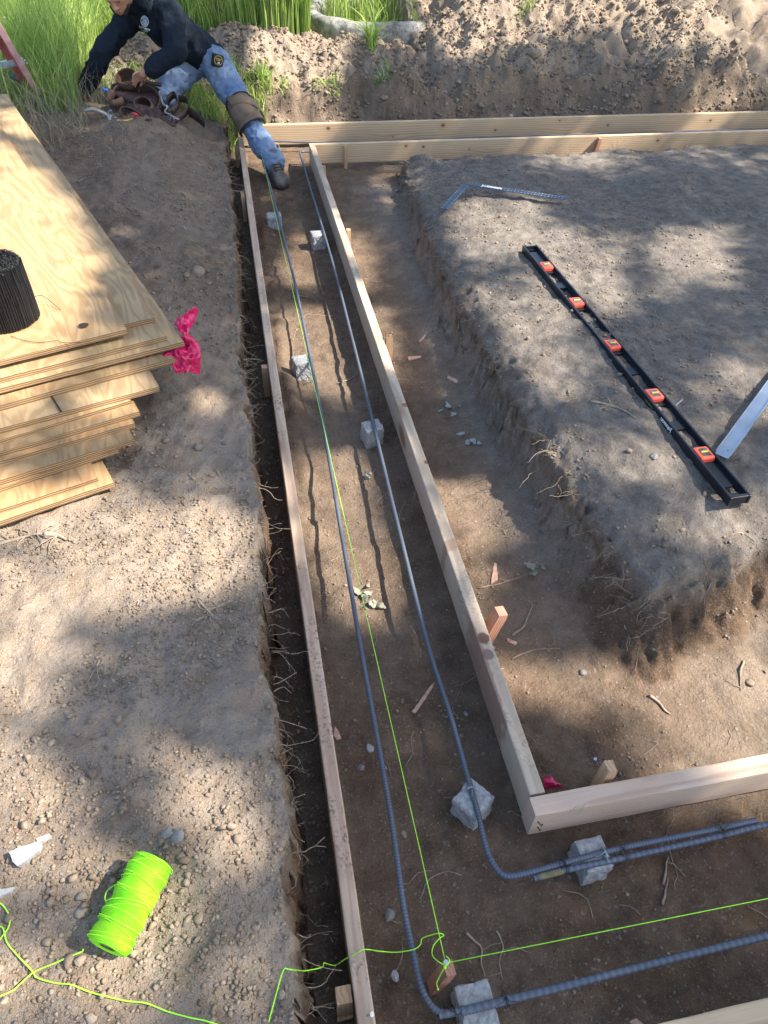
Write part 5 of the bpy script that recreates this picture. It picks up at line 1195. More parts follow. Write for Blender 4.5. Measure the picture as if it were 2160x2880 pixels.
for i, v in enumerate(lp[::2]):
    t = (lp[min(2*i+1, len(lp)-1)]-lp[max(2*i-1, 0)]).normalized(); a = t.orthogonal().normalized() if i % 2 else t.cross(t.orthogonal()).normalized()
    ch.tube([v-belt_o+t*math.cos(k)*.0065+a*math.sin(k)*.0042 for k in np.linspace(0, 6.28, 12)], .0013, 5, False)
ch.build('chain', M['nail'], BLT, True)
m = MB(); m.tube([ppt(870+30*math.cos(t)-10, 880-70*math.sin(t)+60, 4.30)+Vector((.05, 0, 0))-belt_o for t in np.linspace(0, 3.1, 14)], .0018, 6); m.build('ring', M['nail'], BLT, True)
m = MB(); m.tube([ppt(130+30*math.cos(t)+20, 860-80*math.sin(t), 4.30)-belt_o for t in np.linspace(.3, 3.3, 14)], .0022, 6); m.build('ring', M['nail'], BLT, True)
# things in the pouches
kn = MB(); kn.tube([ppt(255, 932, 4.215), ppt(300, 938, 4.215), ppt(380, 930, 4.22), ppt(440, 915, 4.23), ppt(490, 915, 4.25)], [.010, .0085, .007, .0075, .0085], 10)
o = kn.build('knife', M['yellow'], None, True, loc=ppt(350, 930, 4.22)); tag(o, 'yellow handled cutter sticking out of the front pouch of the tool belt', 'knife')
m = MB(); q_ = ppt(245, 932, 4.213); m.lathe([(.0001, .003), (.006, .003), (.0075, 0), (.0075, -.004)], q_, (ppt(245, 932, 4.213)-ppt(300, 938, 4.215)), 14); b_ = m.build('end_cap', M['alu'], o, True); b_.matrix_parent_inverse = Matrix.Translation(-o.location)
m = MB(); m.tube([ppt(445, 825, 4.225), ppt(490, 835, 4.23), ppt(530, 860, 4.25)], [.0085, .009, .008], 8); tag(m.build('marker', M['redplastic'], None, True), 'stubby red plastic marker tucked in the front pouch beside the yellow cutter', 'marker')
m = MB(); m.tube([ppt(-200, 790, 4.33), ppt(-100, 760, 4.33), ppt(0, 790, 4.32), ppt(110, 850, 4.30), ppt(200, 880, 4.28), ppt(260, 900, 4.27)], [.0125, .012, .0105, .0095, .009, .009], 10, flat=.7)
hm = m.build('hammer', M['hammer_w'], None, True, loc=ppt(0, 790, 4.32)); tag(hm, 'hammer with a pale worn handle lying half under the left side of the tool belt', 'hammer')
m = MB(); m.tube([ppt(120, 850, 4.285), ppt(150, 930, 4.26), ppt(170, 960, 4.25)], [.009, .008, .006], 10); b_ = m.build('head', M['alu'], hm, True); b_.matrix_parent_inverse = Matrix.Translation(-hm.location)
m = MB(); m.tube([ppt(40, 470, 4.46), ppt(75, 500, 4.45), ppt(110, 490, 4.45)], [.009, .010, .007], 8, flat=.5); m.tube([ppt(85, 510, 4.445), ppt(150, 530, 4.44)], .005, 8)
tag(m.build('clamp', M['blueplastic'], None, True), 'small blue plastic clamp poking out behind the left of the tool belt', 'clamp')

# ------------------------------------------------------------------ red ladder at the left edge
L0 = PY(122, 268, 4.52); L1 = PY(-45, -20, 4.40); ud = (L1-L0).normalized(); LAD = empty('step_ladder', L0, 'faded red fibreglass ladder with an aluminium brace leaning in at the left edge', 'ladder')
sv = Vector((1, .25, 0)).normalized(); sv = (sv-ud*sv.dot(ud)).normalized(); dv = ud.cross(sv)
MX = Matrix((sv, dv, ud)).transposed().to_4x4()
m = MB(); m.box(-.034, -.004, -.004, .006, 0, 1.0, MX, .001); m.build('rail_face', M['fibre_face'], LAD)
m = MB(); m.box(-.042, -.0345, -.002, .045, .05, 1.0, MX, .001); m.box(-.075, -.0425, .035, .045, .07, 1.0, MX, .001); m.build('rail', M['fibreglass'], LAD)
m = MB(); a_, b_ = PY(-60, 195, 4.50)-L0, PY(66, 172, 4.50)-L0; dd = (b_-a_).normalized(); BX = Matrix((dd, ud.cross(dd).normalized(), dd.cross(ud.cross(dd)).normalized())).transposed().to_4x4()
m.box(0, (b_-a_).length, -.004, .010, -.016, .016, Matrix.Translation(a_) @ BX, .001); m.build('brace', M['alu'], LAD)
m = MB(); f0, f1 = PY(112, 262, 4.53)-L0, PG(136, 322)-L0+Vector((0, 0, -.01)); m.tube([f0, f0.lerp(f1, .5), f1], [.016, .015, .017], 8, flat=.6); m.build('foot', M['ladderfoot'], LAD)
m = MB(); m.tube([PY(10, 205, 4.58)-L0, PY(60, 225, 4.57)-L0, PY(88, 262, 4.56)-L0], [.020, .024, .016], 8, flat=.6); m.build('foot_bracket', M['ladderfoot'], LAD)
for a, b in ((12, 49), (70, 170), (76, 178), (109, 248)):
    m = MB(); q_ = PY(a, b, 4.505)-L0; m.ball(q_, .0042, 8, 6); m.build('rivet', M['alu'], LAD, True)

# ------------------------------------------------------------------ old concrete ring, mossy trunk
p1, p2, p3 = P(846, 16, .26), P(1040, 66, .26), P(1250, 24, .26)
def circ(a, b, c):
    d = 2*(a.x*(b.y-c.y)+b.x*(c.y-a.y)+c.x*(a.y-b.y)); f = lambda v: v.x*v.x+v.y*v.y
    return Vector(((f(a)*(b.y-c.y)+f(b)*(c.y-a.y)+f(c)*(a.y-b.y))/d, (f(a)*(c.x-b.x)+f(b)*(a.x-c.x)+f(c)*(b.x-a.x))/d, 0))
cc = circ(p1, p2, p3); rr = (p1-Vector((0, 0, .26))-cc).length; print('ring', cc, rr)
V, Fq = [], []; NS, PR = 220, [(0, -.2), (0, -.1), (0, .0), (.0, .08), (.0, .16), (.004, .215), (.016, .245), (.05, .258), (.09, .255), (.115, .24), (.125, .18), (.125, .05), (.125, -.2)]
for i in range(NS):
    t = 2*math.pi*i/NS
    for j, (dr, z) in enumerate(PR):
        q = Vector((math.cos(t)*rr*3, math.sin(t)*rr*3, z*4)); n_ = mnoise.noise(q*1.2)*.03+mnoise.noise(q*3.3)*.016+mnoise.noise(q*9)*.008
        r_ = rr-dr+n_*(1 if dr < .01 else .5); V.append((cc.x+r_*math.cos(t), cc.y+r_*math.sin(t), z+mnoise.noise(q*2+Vector((9, 0, 0)))*.012))
n = len(PR); Fq = [(i*n+j, i*n+j+1, ((i+1) % NS)*n+j+1, ((i+1) % NS)*n+j) for i in range(NS) for j in range(n-1)]
def ring_mat():
    b = NB('old_concrete', .95, .15); v = b.coord(); n1 = b.noise(v, 9, 6, .65); n2 = b.noise(v, 40, 5, .7); vo = b.vor(v, 14)
    c = b.mix(b.ramp(n1, [(.35, 0.), (.6, 1.)]), (.15, .14, .125), (.40, .39, .36)); c = b.mix(b.math('MULTIPLY', b.ramp(n2, [(.5, 0.), (.65, 1.)]), .6), c, (.10, .095, .085))
    c = b.mix(b.math('MULTIPLY', b.ramp(b.noise(v, 5, 4), [(.6, 0.), (.68, 1.)]), .6), c, (.20, .15, .03))
    b.col(c); b.nor(b.bump(n2, .9, .02, b.bump(vo, .6, .03))); return b.m
M['ring'] = ring_mat()
tag(mesh_obj('concrete_ring', V, Fq, M['ring'], None, True), 'weathered round concrete ring overgrown with grass behind the spoil heap', 'concrete ring')
def bark_mat():
    b = NB('mossy_bark', .95, .1); v = b.coord((14, 14, 3)); n1 = b.noise(v, 1.6, 6, .7); n2 = b.noise(b.coord(), 7, 5, .6)
    c = b.mix(b.ramp(n1, [(.35, 0.), (.65, 1.)]), (.07, .05, .035), (.24, .19, .14)); c = b.mix(b.ramp(n2, [(.45, 0.), (.6, 1.)]), c, (.24, .20, .03))
    b.col(c); b.nor(b.bump(n1, .9, .02)); return b.m
M['bark'] = bark_mat()
def leaf_mat(name, c1, c2, tr=.35):
    b = NB(name, .6, .3); oi = b.n('ShaderNodeAttribute', attribute_name='tone'); c = b.mix(oi.outputs['Fac'], c1, c2); b.col(c)
    tb = b.n('ShaderNodeBsdfTranslucent'); b.set(tb.inputs[0], c); mx = b.n('ShaderNodeMixShader'); mx.inputs[0].default_value = tr
    b.set(mx.inputs[1], b.bs.outputs[0]); b.set(mx.inputs[2], tb.outputs[0]); out = b.t.nodes['Material Output']; b.t.links.new(mx.outputs[0], out.inputs[0]); return b.m
def trunk(name, base_, rad, hgt, lean, label):
    o = empty(name, base_, label, 'tree'); V = []; n, seg = 26, 40
    for i in range(n+1):
        h = i/n*hgt
        for k in range(seg):
            t = 2*math.pi*k/seg; r_ = rad*(1+.9*math.exp(-h/.12))*(1-.12*h/hgt)*(1+.12*mnoise.noise(Vector((math.cos(t)*2, math.sin(t)*2, h*1.5)))+.05*abs(math.sin(t*7+2*mnoise.noise(Vector((h*3, t, 0))))))
            V.append((r_*math.cos(t)+lean.x*h, r_*math.sin(t)+lean.y*h, h-.1))
    mesh_obj('trunk', V, [(i*seg+k, i*seg+(k+1) % seg, (i+1)*seg+(k+1) % seg, (i+1)*seg+k) for i in range(n) for k in range(seg)], M['bark'], o, True); return o
tb_ = P(605, 118, .15); TRK = trunk('mossy_tree', Vector((tb_.x-.02, tb_.y+.1, .10)), .17, 3.6, Vector((.04, .05)), 'mossy tree trunk rising out of the tall grass behind the worker')

# ------------------------------------------------------------------ grass
def blades(n, x0, x1, y0, y1, h0, h1, keep, lean=.35, w_=.006, seed=0, seg=5, dirn=None):
    rs = np.random.RandomState(seed); x = rs.uniform(x0, x1, n); y = rs.uniform(y0, y1, n); ok = keep(x, y); x, y = x[ok], y[ok]; n = len(x)
    z = gz_np(x, y)-.01; h = h0+(h1-h0)*rs.rand(n)**1.3; a = rs.uniform(0, 6.283, n); l = lean*rs.rand(n)**.8*h
    dx, dy = np.cos(a)*l, np.sin(a)*l
    if dirn is not None: dx, dy = dx*.6+dirn[0]*h*rs.rand(n), dy*.6+dirn[1]*h*rs.rand(n)
    t = np.linspace(0, 1, seg+1)[None, :]; px_ = x[:, None]+dx[:, None]*t**2.2; py_ = y[:, None]+dy[:, None]*t**2.2; pz_ = z[:, None]+h[:, None]*(t-.28*(np.hypot(dx, dy)/h)[:, None]*t**3)
    b = rs.uniform(0, 6.283, n); ww = (w_*rs.uniform(.5, 1.2, n))[:, None]*(1-t**2.5*.97); wx, wy = np.cos(b)[:, None]*ww, np.sin(b)[:, None]*ww
    V = np.stack([np.stack([px_-wx, py_-wy, pz_], -1), np.stack([px_+wx, py_+wy, pz_], -1)], 2).reshape(-1, 3)
    base_i = (np.arange(n)*(seg+1)*2)[:, None]+np.arange(seg)[None, :]*2; Fq = np.stack([base_i, base_i+1, base_i+3, base_i+2], -1).reshape(-1, 4)
    return V, Fq, np.repeat(rs.rand(n), (seg+1)*2)
def grass_obj(name, parts_, mat, smooth=True):
    VV, FF, TT, n = [], [], [], 0
    for V, Fq, T in parts_: VV.append(V); FF.append(Fq+n); TT.append(T); n += len(V)
    o = np_mesh(name, np.concatenate(VV), np.concatenate(FF), mat, smooth=smooth); at = o.data.attributes.new('tone', 'FLOAT', 'POINT'); at.data.foreach_set('value', np.concatenate(TT).astype(np.float32)); return o
M['grass'] = leaf_mat('meadow_grass', (.17, .29, .05), (.55, .66, .20), .5)
M['straw'] = leaf_mat('dry_stalks', (.22, .19, .12), (.40, .35, .24), .2)
def gk(x, y):
    heap = (x > -.75) & (x < .42) & (y < 5.75+.0*x); ok = ~heap & ~((x > .32) & (x < 1.0) & (y < 6.0))
    ringk = np.hypot(x-cc.x, y-cc.y); ok &= (np.abs(ringk-rr+.06) > .10) & ~((x > .55) & (ringk > rr) & (y < 7.2)) & (x < cc.x+rr)
    return ok & (np.hypot(x-TRK.location.x, y-TRK.location.y) > .2) & (y > 4.62+.12*np.sin(x*9))
sparse = lambda x, y: (x < -.50) & (fbm(x*5, y*5, seed=77) > -.25)
gr = grass_obj('tall_grass', [blades(26000, -2.3, .6, 4.7, 7.6, .22, .60, gk, .6, .0034, 1), blades(5000, -2.2, -.78, 4.45, 5.3, .10, .34, lambda x, y: gk(x, y) | (y < 4.7), .7, .004, 2),
     blades(12000, -3.0, 2.4, 6.3, 9.0, .35, .75, lambda x, y: gk(x, y), .5, .0045, 3), blades(2500, .3, .62, 5.75, 6.4, .25, .5, lambda x, y: x > -5, .3, .006, 4, dirn=(.05, -.02)),
     blades(1600, -1.0, .25, 4.72, 5.05, .04, .16, lambda x, y: fbm(x*6, y*6, seed=81) > -.05, .9, .003, 5), blades(900, -.35, .02, 4.62, 5.0, .04, .13, lambda x, y: (x > -.25) | (y > 4.8), 1.1, .003, 6),
     blades(900, .0, .30, 4.98, 5.25, .05, .17, lambda x, y: fbm(x*6, y*6, seed=83) > -.1, 1.0, .0032, 7)], M['grass'])
tag(gr, 'tall bright green meadow grass behind the worker and around the tree trunk', 'grass', kind='stuff')
st = grass_obj('dry_grass', [blades(1500, -1.7, -.55, 3.9, 4.8, .08, .34, lambda x, y: (x < -.72+.35*(y-4.2)), 1.3, .0014, 11), blades(500, -1.5, -.3, 3.6, 4.7, .03, .16, lambda x, y: x < -.4, 2.2, .0012, 12), blades(500, -.9, .3, 4.6, 5.1, .05, .18, lambda x, y: x > -9, 1.5, .0012, 13)], M['straw'])
tag(st, 'thin dry grass stalks on the bank below the ladder', 'dry grass', kind='stuff')
def tuft(px, py, n, h0, h1, label, spread=.05, lean=1.0, mat='grass', seed=0, w_=.005, loc=None):
    p = loc if loc is not None else PG(px, py); rs = np.random.RandomState(seed)
    V, Fq, T = blades(n, p.x-spread, p.x+spread, p.y-spread, p.y+spread, h0, h1, lambda x, y: x > -99, lean, w_, seed)
    V = V-np.array(p); o = np_mesh('grass_tuft', V, Fq, M[mat], smooth=True); o.location = p
    at = o.data.attributes.new('tone', 'FLOAT', 'POINT'); at.data.foreach_set('value', T.astype(np.float32)); return tag(o, label, 'grass tuft', 'grass tufts on the spoil')
tuft(1045, 128, 60, .12, .30, 'big arching grass tuft growing against the foot of the concrete ring', .04, 1.5, seed=3, w_=.005)
tuft(1150, 90, 14, .08, .18, 'thin upright grass tuft in front of the right half of the ring', .05, .4, seed=4)
tuft(800, 240, 26, .05, .12, 'small flattened grass tuft at the foot of the left spoil heap', .03, 1.4, seed=5)
tuft(925, 240, 60, .04, .12, 'flattened greyish grass tuft on the spoil bank, left of centre', .08, 2.0, seed=6)
tuft(1075, 222, 40, .04, .10, 'pale flattened grass tuft on the spoil bank behind the rear boards', .05, 1.8, seed=8)
tuft(720, 250, 90, .06, .16, 'yellow green grass tuft right behind the knee pad', .06, 1.0, seed=9)
tuft(1480, 30, 24, .06, .14, 'small weed at the right end of the concrete ring', .05, .9, seed=10)

# ------------------------------------------------------------------ stones worth naming
def stone(px, py, s, label, mat='clod', seed=0, sc=(1, .8, .6), lift=.25, flat=False, cat='stone', name='stone'):
    p = PG(px, py); V, Fa = ICO3[seed % 8]; rs = random.Random(seed); a = rs.uniform(0, 6.28)
    V2 = V.copy(); q = V2*3.0+seed; V2 = V2*(1+.10*fbm(q[:, 0], q[:, 1], q[:, 2], oct=3, seed=seed))[:, None]*np.array(sc)*s
    o = np_mesh(name, V2, Fa, M[mat], smooth=not flat); o.location = p+Vector((0, 0, s*sc[2]*lift)); o.rotation_euler = (rs.uniform(-.2, .2), rs.uniform(-.2, .2), a)
    at = o.data.attributes.new('tone', 'FLOAT', 'POINT'); at.data.foreach_set('value', np.full(len(V2), .5, dtype=np.float32)); return tag(o, label, cat)
def shard(px, py, pl, h, label, mat='pale_stone', tilt=0):
    """flat broken flake: outline in picture pixels laid on the ground"""
    c = PG(px, py); b = bmesh.new(); vs_ = [b.verts.new(P(x, y, c.z+h)-c) for x, y in pl]; f = b.faces.new(vs_)
    r_ = bmesh.ops.extrude_face_region(b, geom=[f]); 
    for v in [g for g in r_['geom'] if isinstance(g, bmesh.types.BMVert)]: v.co.z -= h*1.3
    bmesh.ops.subdivide_edges(b, edges=b.edges[:], cuts=2, use_grid_fill=True); bmesh.ops.triangulate(b, faces=[f for f in b.faces if len(f.verts) > 4])
    for v in b.verts: q = (v.co+c)*70; v.co += Vector((mnoise.noise(q), mnoise.noise(q+Vector((7, 0, 0))), .6*mnoise.noise(q+Vector((0, 9, 0)))))*.0022
    bmesh.ops.recalc_face_normals(b, faces=b.faces[:]); me = bpy.data.meshes.new('stone_shard'); b.to_mesh(me); b.free(); o = finish('stone_shard', me, M[mat]); o.location = c
    at = o.data.attributes.new('tone', 'FLOAT', 'POINT'); at.data.foreach_set('value', np.full(len(me.vertices), .5, dtype=np.float32)); return tag(o, label, 'stone')
shard(75, 2395, [c4(45, 512), c4(120, 480), c4(215, 448), c4(240, 460), c4(225, 500), c4(150, 560), c4(100, 590), c4(75, 560)], .008, 'long pale triangular stone flake at the left edge above the spool')
shard(120, 2360, [c4(212, 430), c4(285, 405), c4(300, 415), c4(262, 440), c4(225, 455)], .006, 'small pale flake touching the tip of the triangular one')
shard(15, 2510, [c4(-30, 735), c4(30, 725), c4(82, 715), c4(60, 745), c4(0, 775), c4(-30, 775)], .006, 'small pale flake cut by the left edge, below the triangular one')
shard(303, 2448, [c4(608, 608), c4(650, 612), c4(632, 634)], .002, 'tiny bluish chip in the shade of the spool')
stone(497, 2358, .0165, 'angular pale grey stone beyond the far end of the spool', 'stone', 2, (1, .85, .6)); stone(470, 2345, .013, 'darker grey stone touching the angular pale one', 'stone', 5)
stone(558, 770, .030, 'big crumbly clod on the left bank beside the red bag', 'clod', 3, (1, .9, .9)); stone(525, 775, .016, 'small clod leaning on the big crumbly one', 'clod', 4)
stone(1095, 2573, .0125, 'grey lump between the left bar and the left board, above the slack string', 'stone', 1, (1, .9, .8)); stone(1110, 2745, .0095, 'pale angular stone beside the left bar near the corner stake', 'pale_stone', 6)
stone(1040, 2105, .011, 'bluish white stone half under the left bar', 'pale_stone', 7); stone(1016, 2160, .009, 'grey round stone left of the left bar, below the bluish white one', 'stone', 2); stone(1082, 2162, .007, 'small tan stone touching the right side of the left bar', 'clod', 5)
stone(1135, 2347, .008, 'crumbly lump between the left bar and the neon line', 'clod', 6); stone(1640, 1892, .0088, 'round grey pebble on the trodden earth right of the middle board', 'stone', 3, (1, 1, .7)); stone(2108, 1922, .012, 'round yellowish stone at the right edge on the sunlit earth', 'clod', 0, (1, .9, .8))
stone(1840, 1285, .014, 'pale stone just left of the near half of the level', 'stone', 1); stone(1420, 610, .012, 'small stone on the grey earth near the square', 'clod', 4)
stone(1115, 538, .018, 'grey blue stone on the trench floor by the far end of the grey plateau', 'stone', 5); stone(1310, 2008, .007, 'dark pebble right of the middle board end', 'stone', 7)
for k, (px, py, s) in enumerate([(1500, 160, .055), (1560, 95, .028), (1765, 180, .030), (1180, 140, .030), (1290, 235, .026), (1930, 45, .045), (1900, 35, .035), (1415, 95, .03), (2070, 120, .03), (1010, 150, .020), (1350, 300, .03), (1080, 280, .03), (1700, 60, .04), (1640, 130, .03)]):
    stone(px, py, s, ['big rounded dirt boulder on the spoil slope, right of centre', 'clod above the big dirt boulder on the spoil slope', 'pale sunlit clod on the lip of the rear bank, right half', 'clod on the slope below the right end of the concrete ring', 'clod halfway down the dark rear bank, centre', 'largest clod at the upper right edge of the spoil', 'clod leaning on the largest one at upper right', 'clod near the right end of the concrete ring', 'clod at the far right of the sunlit spoil', 'small clod on the left spoil heap', 'dark lump low in the rear bank, centre', 'dark lump low in the rear bank, left of centre', 'flattish clod near the top of the spoil, right of centre', 'clod between the dirt boulder and the flattish one'][k], 'clod', k, (1, .9, .85), .35)

# ------------------------------------------------------------------ wood chips, leaves, twigs
def chip(px, py, pl, label, mat='chip', h=.004):
    return shard(px, py, pl, h, label, mat)
s1 = lambda a, b: (700+a*.4219, 1700+b*.4219)
def rename(o, nm, cat): o.name = nm; o['category'] = cat; return o
for pl, c_, lab in (([s1(1085, 715), s1(1130, 655), s1(1190, 570), s1(1245, 508), s1(1215, 570), s1(1160, 650), s1(1112, 725)], (1190, 1960), 'long pinkish wood sliver on the trench floor between the two long bars'),
        ([s1(563, 870), s1(575, 815), s1(600, 850), s1(618, 890), s1(585, 902)], (948, 2065), 'orange wood chip touching the inner side of the left board'),
        ([(1381, 1640), (1390, 1582), (1397, 1584), (1400, 1630)], (1390, 1610), 'upright looking wood sliver on the floor right of the middle board, above its leaning stake'),
        ([(1146, 1003), (1184, 1000), (1184, 1006), (1150, 1013)], (1166, 1006), 'pink wood chip right of the frayed stake'),
        ([(1425, 1795), (1455, 1805), (1450, 1815), (1428, 1805)], (1440, 1805), 'reddish bark chip right of the leaning stake'),
        ([(1260, 1055), (1290, 1070), (1285, 1077), (1256, 1062)], (1272, 1066), 'pinkish chip on the dusty floor below the grey bank'),
        ([(1178, 958), (1196, 940), (1198, 945), (1182, 962)], (1187, 951), 'small pale chip on the floor right of the middle board'),
        ([(1770, 2875), (1790, 2862), (1815, 2885), (1800, 2895)], (1790, 2880), 'pale offcut at the bottom edge beside the corner board')):
    rename(chip(*c_, pl, lab), 'wood_chip', 'wood chip')['group'] = 'wood chips on the trench floor'
def leafclump(px, py, n, s, label, mat, spread, seed):
    rs = random.Random(seed); c = PG(px, py); m = MB()
    for k in range(n):
        a = rs.uniform(0, 6.28); l = s*rs.uniform(.6, 1.2); o_ = Vector((rs.gauss(0, spread), rs.gauss(0, spread), rs.uniform(.002, .012))); d = Vector((math.cos(a), math.sin(a), rs.uniform(-.1, .35))).normalized(); sd = d.cross(Vector((0, 0, 1))).normalized()
        L_, R_ = [], []
        for j in range(9):
            t = j/8; w_ = l*.26*math.sin(math.pi*min(1, t*1.02))*(1+.55*math.cos(t*22)); p = o_+d*l*t+Vector((0, 0, .006*math.sin(t*4+k))); L_.append(p+sd*w_); R_.append(p-sd*w_+Vector((0, 0, .002)))
        vs_ = L_+R_; m.add(vs_, [(j, j+1, 9+j+1, 9+j) for j in range(8)])
    return place(m, label, mat, c)
def place(m, label, mat, c):
    o = m.build('dead_leaves', M[mat], smooth=True); o.location = c; return tag(o, label, 'dead leaves')
leafclump(1030, 1692, 12, .030, 'clump of withered grey green oak leaves under the neon line', 'deadleaf', .016, 4)
leafclump(1265, 1150, 5, .035, 'pale lobed leaves on the floor below the near half of the grey bank', 'lichen', .018, 5); leafclump(1330, 1235, 4, .035, 'crumpled pale leaf by a root at the foot of the grey bank', 'lichen', .015, 6)
leafclump(1505, 1610, 4, .040, 'dry brown leaves on the floor right of the middle board', 'deadleaf', .015, 7); leafclump(1035, 1345, 14, .012, 'tuft of pale lichen between the two long bars', 'lichen', .004, 8)
leafclump(868, 1080, 14, .010, 'white crumbly lichen below the cracked concrete block', 'lichen', .006, 9); leafclump(505, 640, 3, .03, 'withered leaves on the left bank near the rear of the plywood', 'deadleaf', .02, 10)
def twig(pts_, r_, label, mat='root', lift=.003, branch=0, seed=0):
    rs = random.Random(seed); p = [PG(a, b, lift) for a, b in pts_]; p = catmull(p, 5); p = [v+Vector((mnoise.noise(v*60+Vector((seed, 0, 0))), mnoise.noise(v*60+Vector((0, seed, 3))), 0))*.003 for v in p]; m = MB()
    m.tube(p, [r_*(1-.75*i/len(p)) for i in range(len(p))], 6)
    for k in range(branch):
        i = rs.randint(len(p)//5, len(p)-2); v = p[i]; d = Vector((rs.uniform(-1, 1), rs.uniform(-1, 1), rs.uniform(0, .3))).normalized(); q = [v]
        for j in range(5): d = (d+Vector((rs.uniform(-.5, .5), rs.uniform(-.5, .5), rs.uniform(-.25, .1)))).normalized(); q.append(q[-1]+d*rs.uniform(.006, .014))
        m.tube(catmull(q, 2), [r_*.4*(1-.1*i) for i in range(len(catmull(q, 2)))][:len(catmull(q, 2))] if False else r_*.35, 4)
    c = p[0].copy(); o = m.build('twig', M[mat], smooth=True, loc=c); return tag(o, label, 'twig', 'twigs and root pieces lying about')
twig([(-10, 1535), (60, 1515), (120, 1502), (170, 1512)], .0045, 'thick grey root with torn fibres on the gravel under the plywood', branch=14, seed=1)
twig([(125, 1505), (160, 1507), (188, 1520)], .0085, 'stub of thick root beside the torn fibres', seed=2)
twig([(293, 1828), (275, 1870), (258, 1900), (235, 1940)], .003, 'forked twig lying on the left bank, middle', branch=3, seed=3); twig([(0, 1885), (12, 1860), (50, 1842)], .0012, 'pale thin twig at the left edge above the gravel', seed=4)
twig([(385, 1705), (388, 1690), (350, 1715), (310, 1722)], .0016, 'thin dark twig in the shadow patch on the left bank', seed=5); twig([(555, 1690), (600, 1735), (590, 1720), (640, 1700)], .0035, 'forked root at the edge of the left bank', branch=6, seed=6)
twig([(1865, 2490), (1872, 2440), (1878, 2410)], .0030, 'forked brown root on the trench floor under the lapped bars', branch=1, seed=7); twig([(1863, 2548), (1868, 2510), (1876, 2470)], .0030, 'lower half of the brown root under the lapped bars', seed=8)
twig([(1310, 2625), (1335, 2650), (1352, 2670), (1356, 2720), (1362, 2750)], .0028, 'bent brown root on the floor right of the corner stake', seed=9); twig([(1395, 2620), (1412, 2660), (1405, 2720), (1415, 2760)], .0018, 'thin root right of the bent brown one', branch=3, seed=10)
twig([(1824, 1958), (1850, 1975), (1870, 2000), (1885, 2010)], .005, 'grey split stick on the trodden earth behind the cross board', seed=11); twig([(2090, 1860), (2080, 1900), (2085, 1945)], .003, 'short root standing near the round yellowish stone', branch=1, seed=12)
twig([(1440, 1855), (1500, 1830), (1575, 1825)], .002, 'long curved dark twig right of the leaning stake', branch=1, seed=13); twig([(1440, 1790), (1470, 1765), (1495, 1710), (1500, 1700)], .0035, 'dusty stick above the leaning stake', seed=14)
twig([(1345, 1655), (1420, 1640), (1480, 1618), (1520, 1610)], .0018, 'thin twig leading to the dry brown leaves', branch=1, seed=15); twig([(1830, 2085), (1845, 2095), (1800, 2130), (1750, 2150)], .0008, 'very thin wisp behind the cross board', seed=16)
twig([(1755, 1760), (1768, 1790), (1772, 1820)], .0012, 'pale straw standing on the floor below the bank corner', mat='root', branch=2, seed=17); twig([(215, 515), (250, 500), (300, 500)], .0028, 'short pale twig on the bank beside the plywood', branch=1, seed=18)
twig([(2000, 1640), (1980, 1690), (1990, 1760)], .0014, 'wispy root on the corner slope of the grey plateau', branch=3, seed=19); twig([(1660, 1130), (1740, 1150), (1790, 1180)], .004, 'split grey stick lying left of the level', branch=2, seed=20)
twig([(1060, 795), (1045, 790), (1080, 740)], .0016, 'twig leaning across the floor between the bars, far part', seed=21); twig([(948, 1080), (990, 1065), (1010, 1040)], .0026, 'brown twig beside the right bar', seed=22)

# ------------------------------------------------------------------ fine roots hanging out of the banks
rt = MB(); rs = random.Random(12)
def root_at(p, d, n, step, r_, droop=.15, fork=.25):
    q = [p]; 
    for j in range(n):
        d = (d+Vector((rs.gauss(0, .28), rs.gauss(0, .28), rs.gauss(0, .22)-droop*.3))).normalized(); q.append(q[-1]+d*step)
        if rs.random() < fork*.5 and j > 1: 
            d2 = (d+Vector((rs.gauss(0, .8), rs.gauss(0, .8), rs.gauss(0, .5)))).normalized(); rt.tube([q[-1], q[-1]+d2*step*1.2, q[-1]+d2*step*2.2+Vector((0, 0, -step*.3))], r_*.5, 3)
    rt.tube(q, [r_*(1-.7*i/len(q)) for i in range(len(q))], 4)
for k in range(230):     # left bank
    y = .15+4.2*rs.random()**1.3; z = rs.uniform(-.05, .12); x = -.030
    root_at(Vector((x-.006, y, z)), Vector((1, rs.gauss(0, .5), rs.gauss(.05, .35))).normalized(), rs.randint(3, 8), rs.uniform(.004, .013), rs.uniform(.0005, .0012))
for k in range(130):     # right bank
    i = rs.randint(0, 7); a, b = PLAT[i], PLAT[i+1]; t = rs.random(); x, y = a[0]+(b[0]-a[0])*t, a[1]+(b[1]-a[1])*t; nn = Vector((-(b[1]-a[1]), (b[0]-a[0]), 0)).normalized(); nn = -nn if nn.x > 0 and i < 7 else nn
    x += rs.uniform(0, .06); z = gz(x, y); root_at(Vector((x, y, z)), Vector((-1, -.4, .2+rs.gauss(0, .4))).normalized(), rs.randint(3, 9), rs.uniform(.006, .016), rs.uniform(.0004, .0010))
for k in range(170):     # rear bank
    x = rs.uniform(.1, 3.6); y = 5.0+rs.uniform(-.02, .06); z = gz(x, y); root_at(Vector((x, y, z+.005)), Vector((rs.gauss(0, .7), -1, .2)).normalized(), rs.randint(3, 7), rs.uniform(.01, .022), rs.uniform(.0006, .0014), .5)
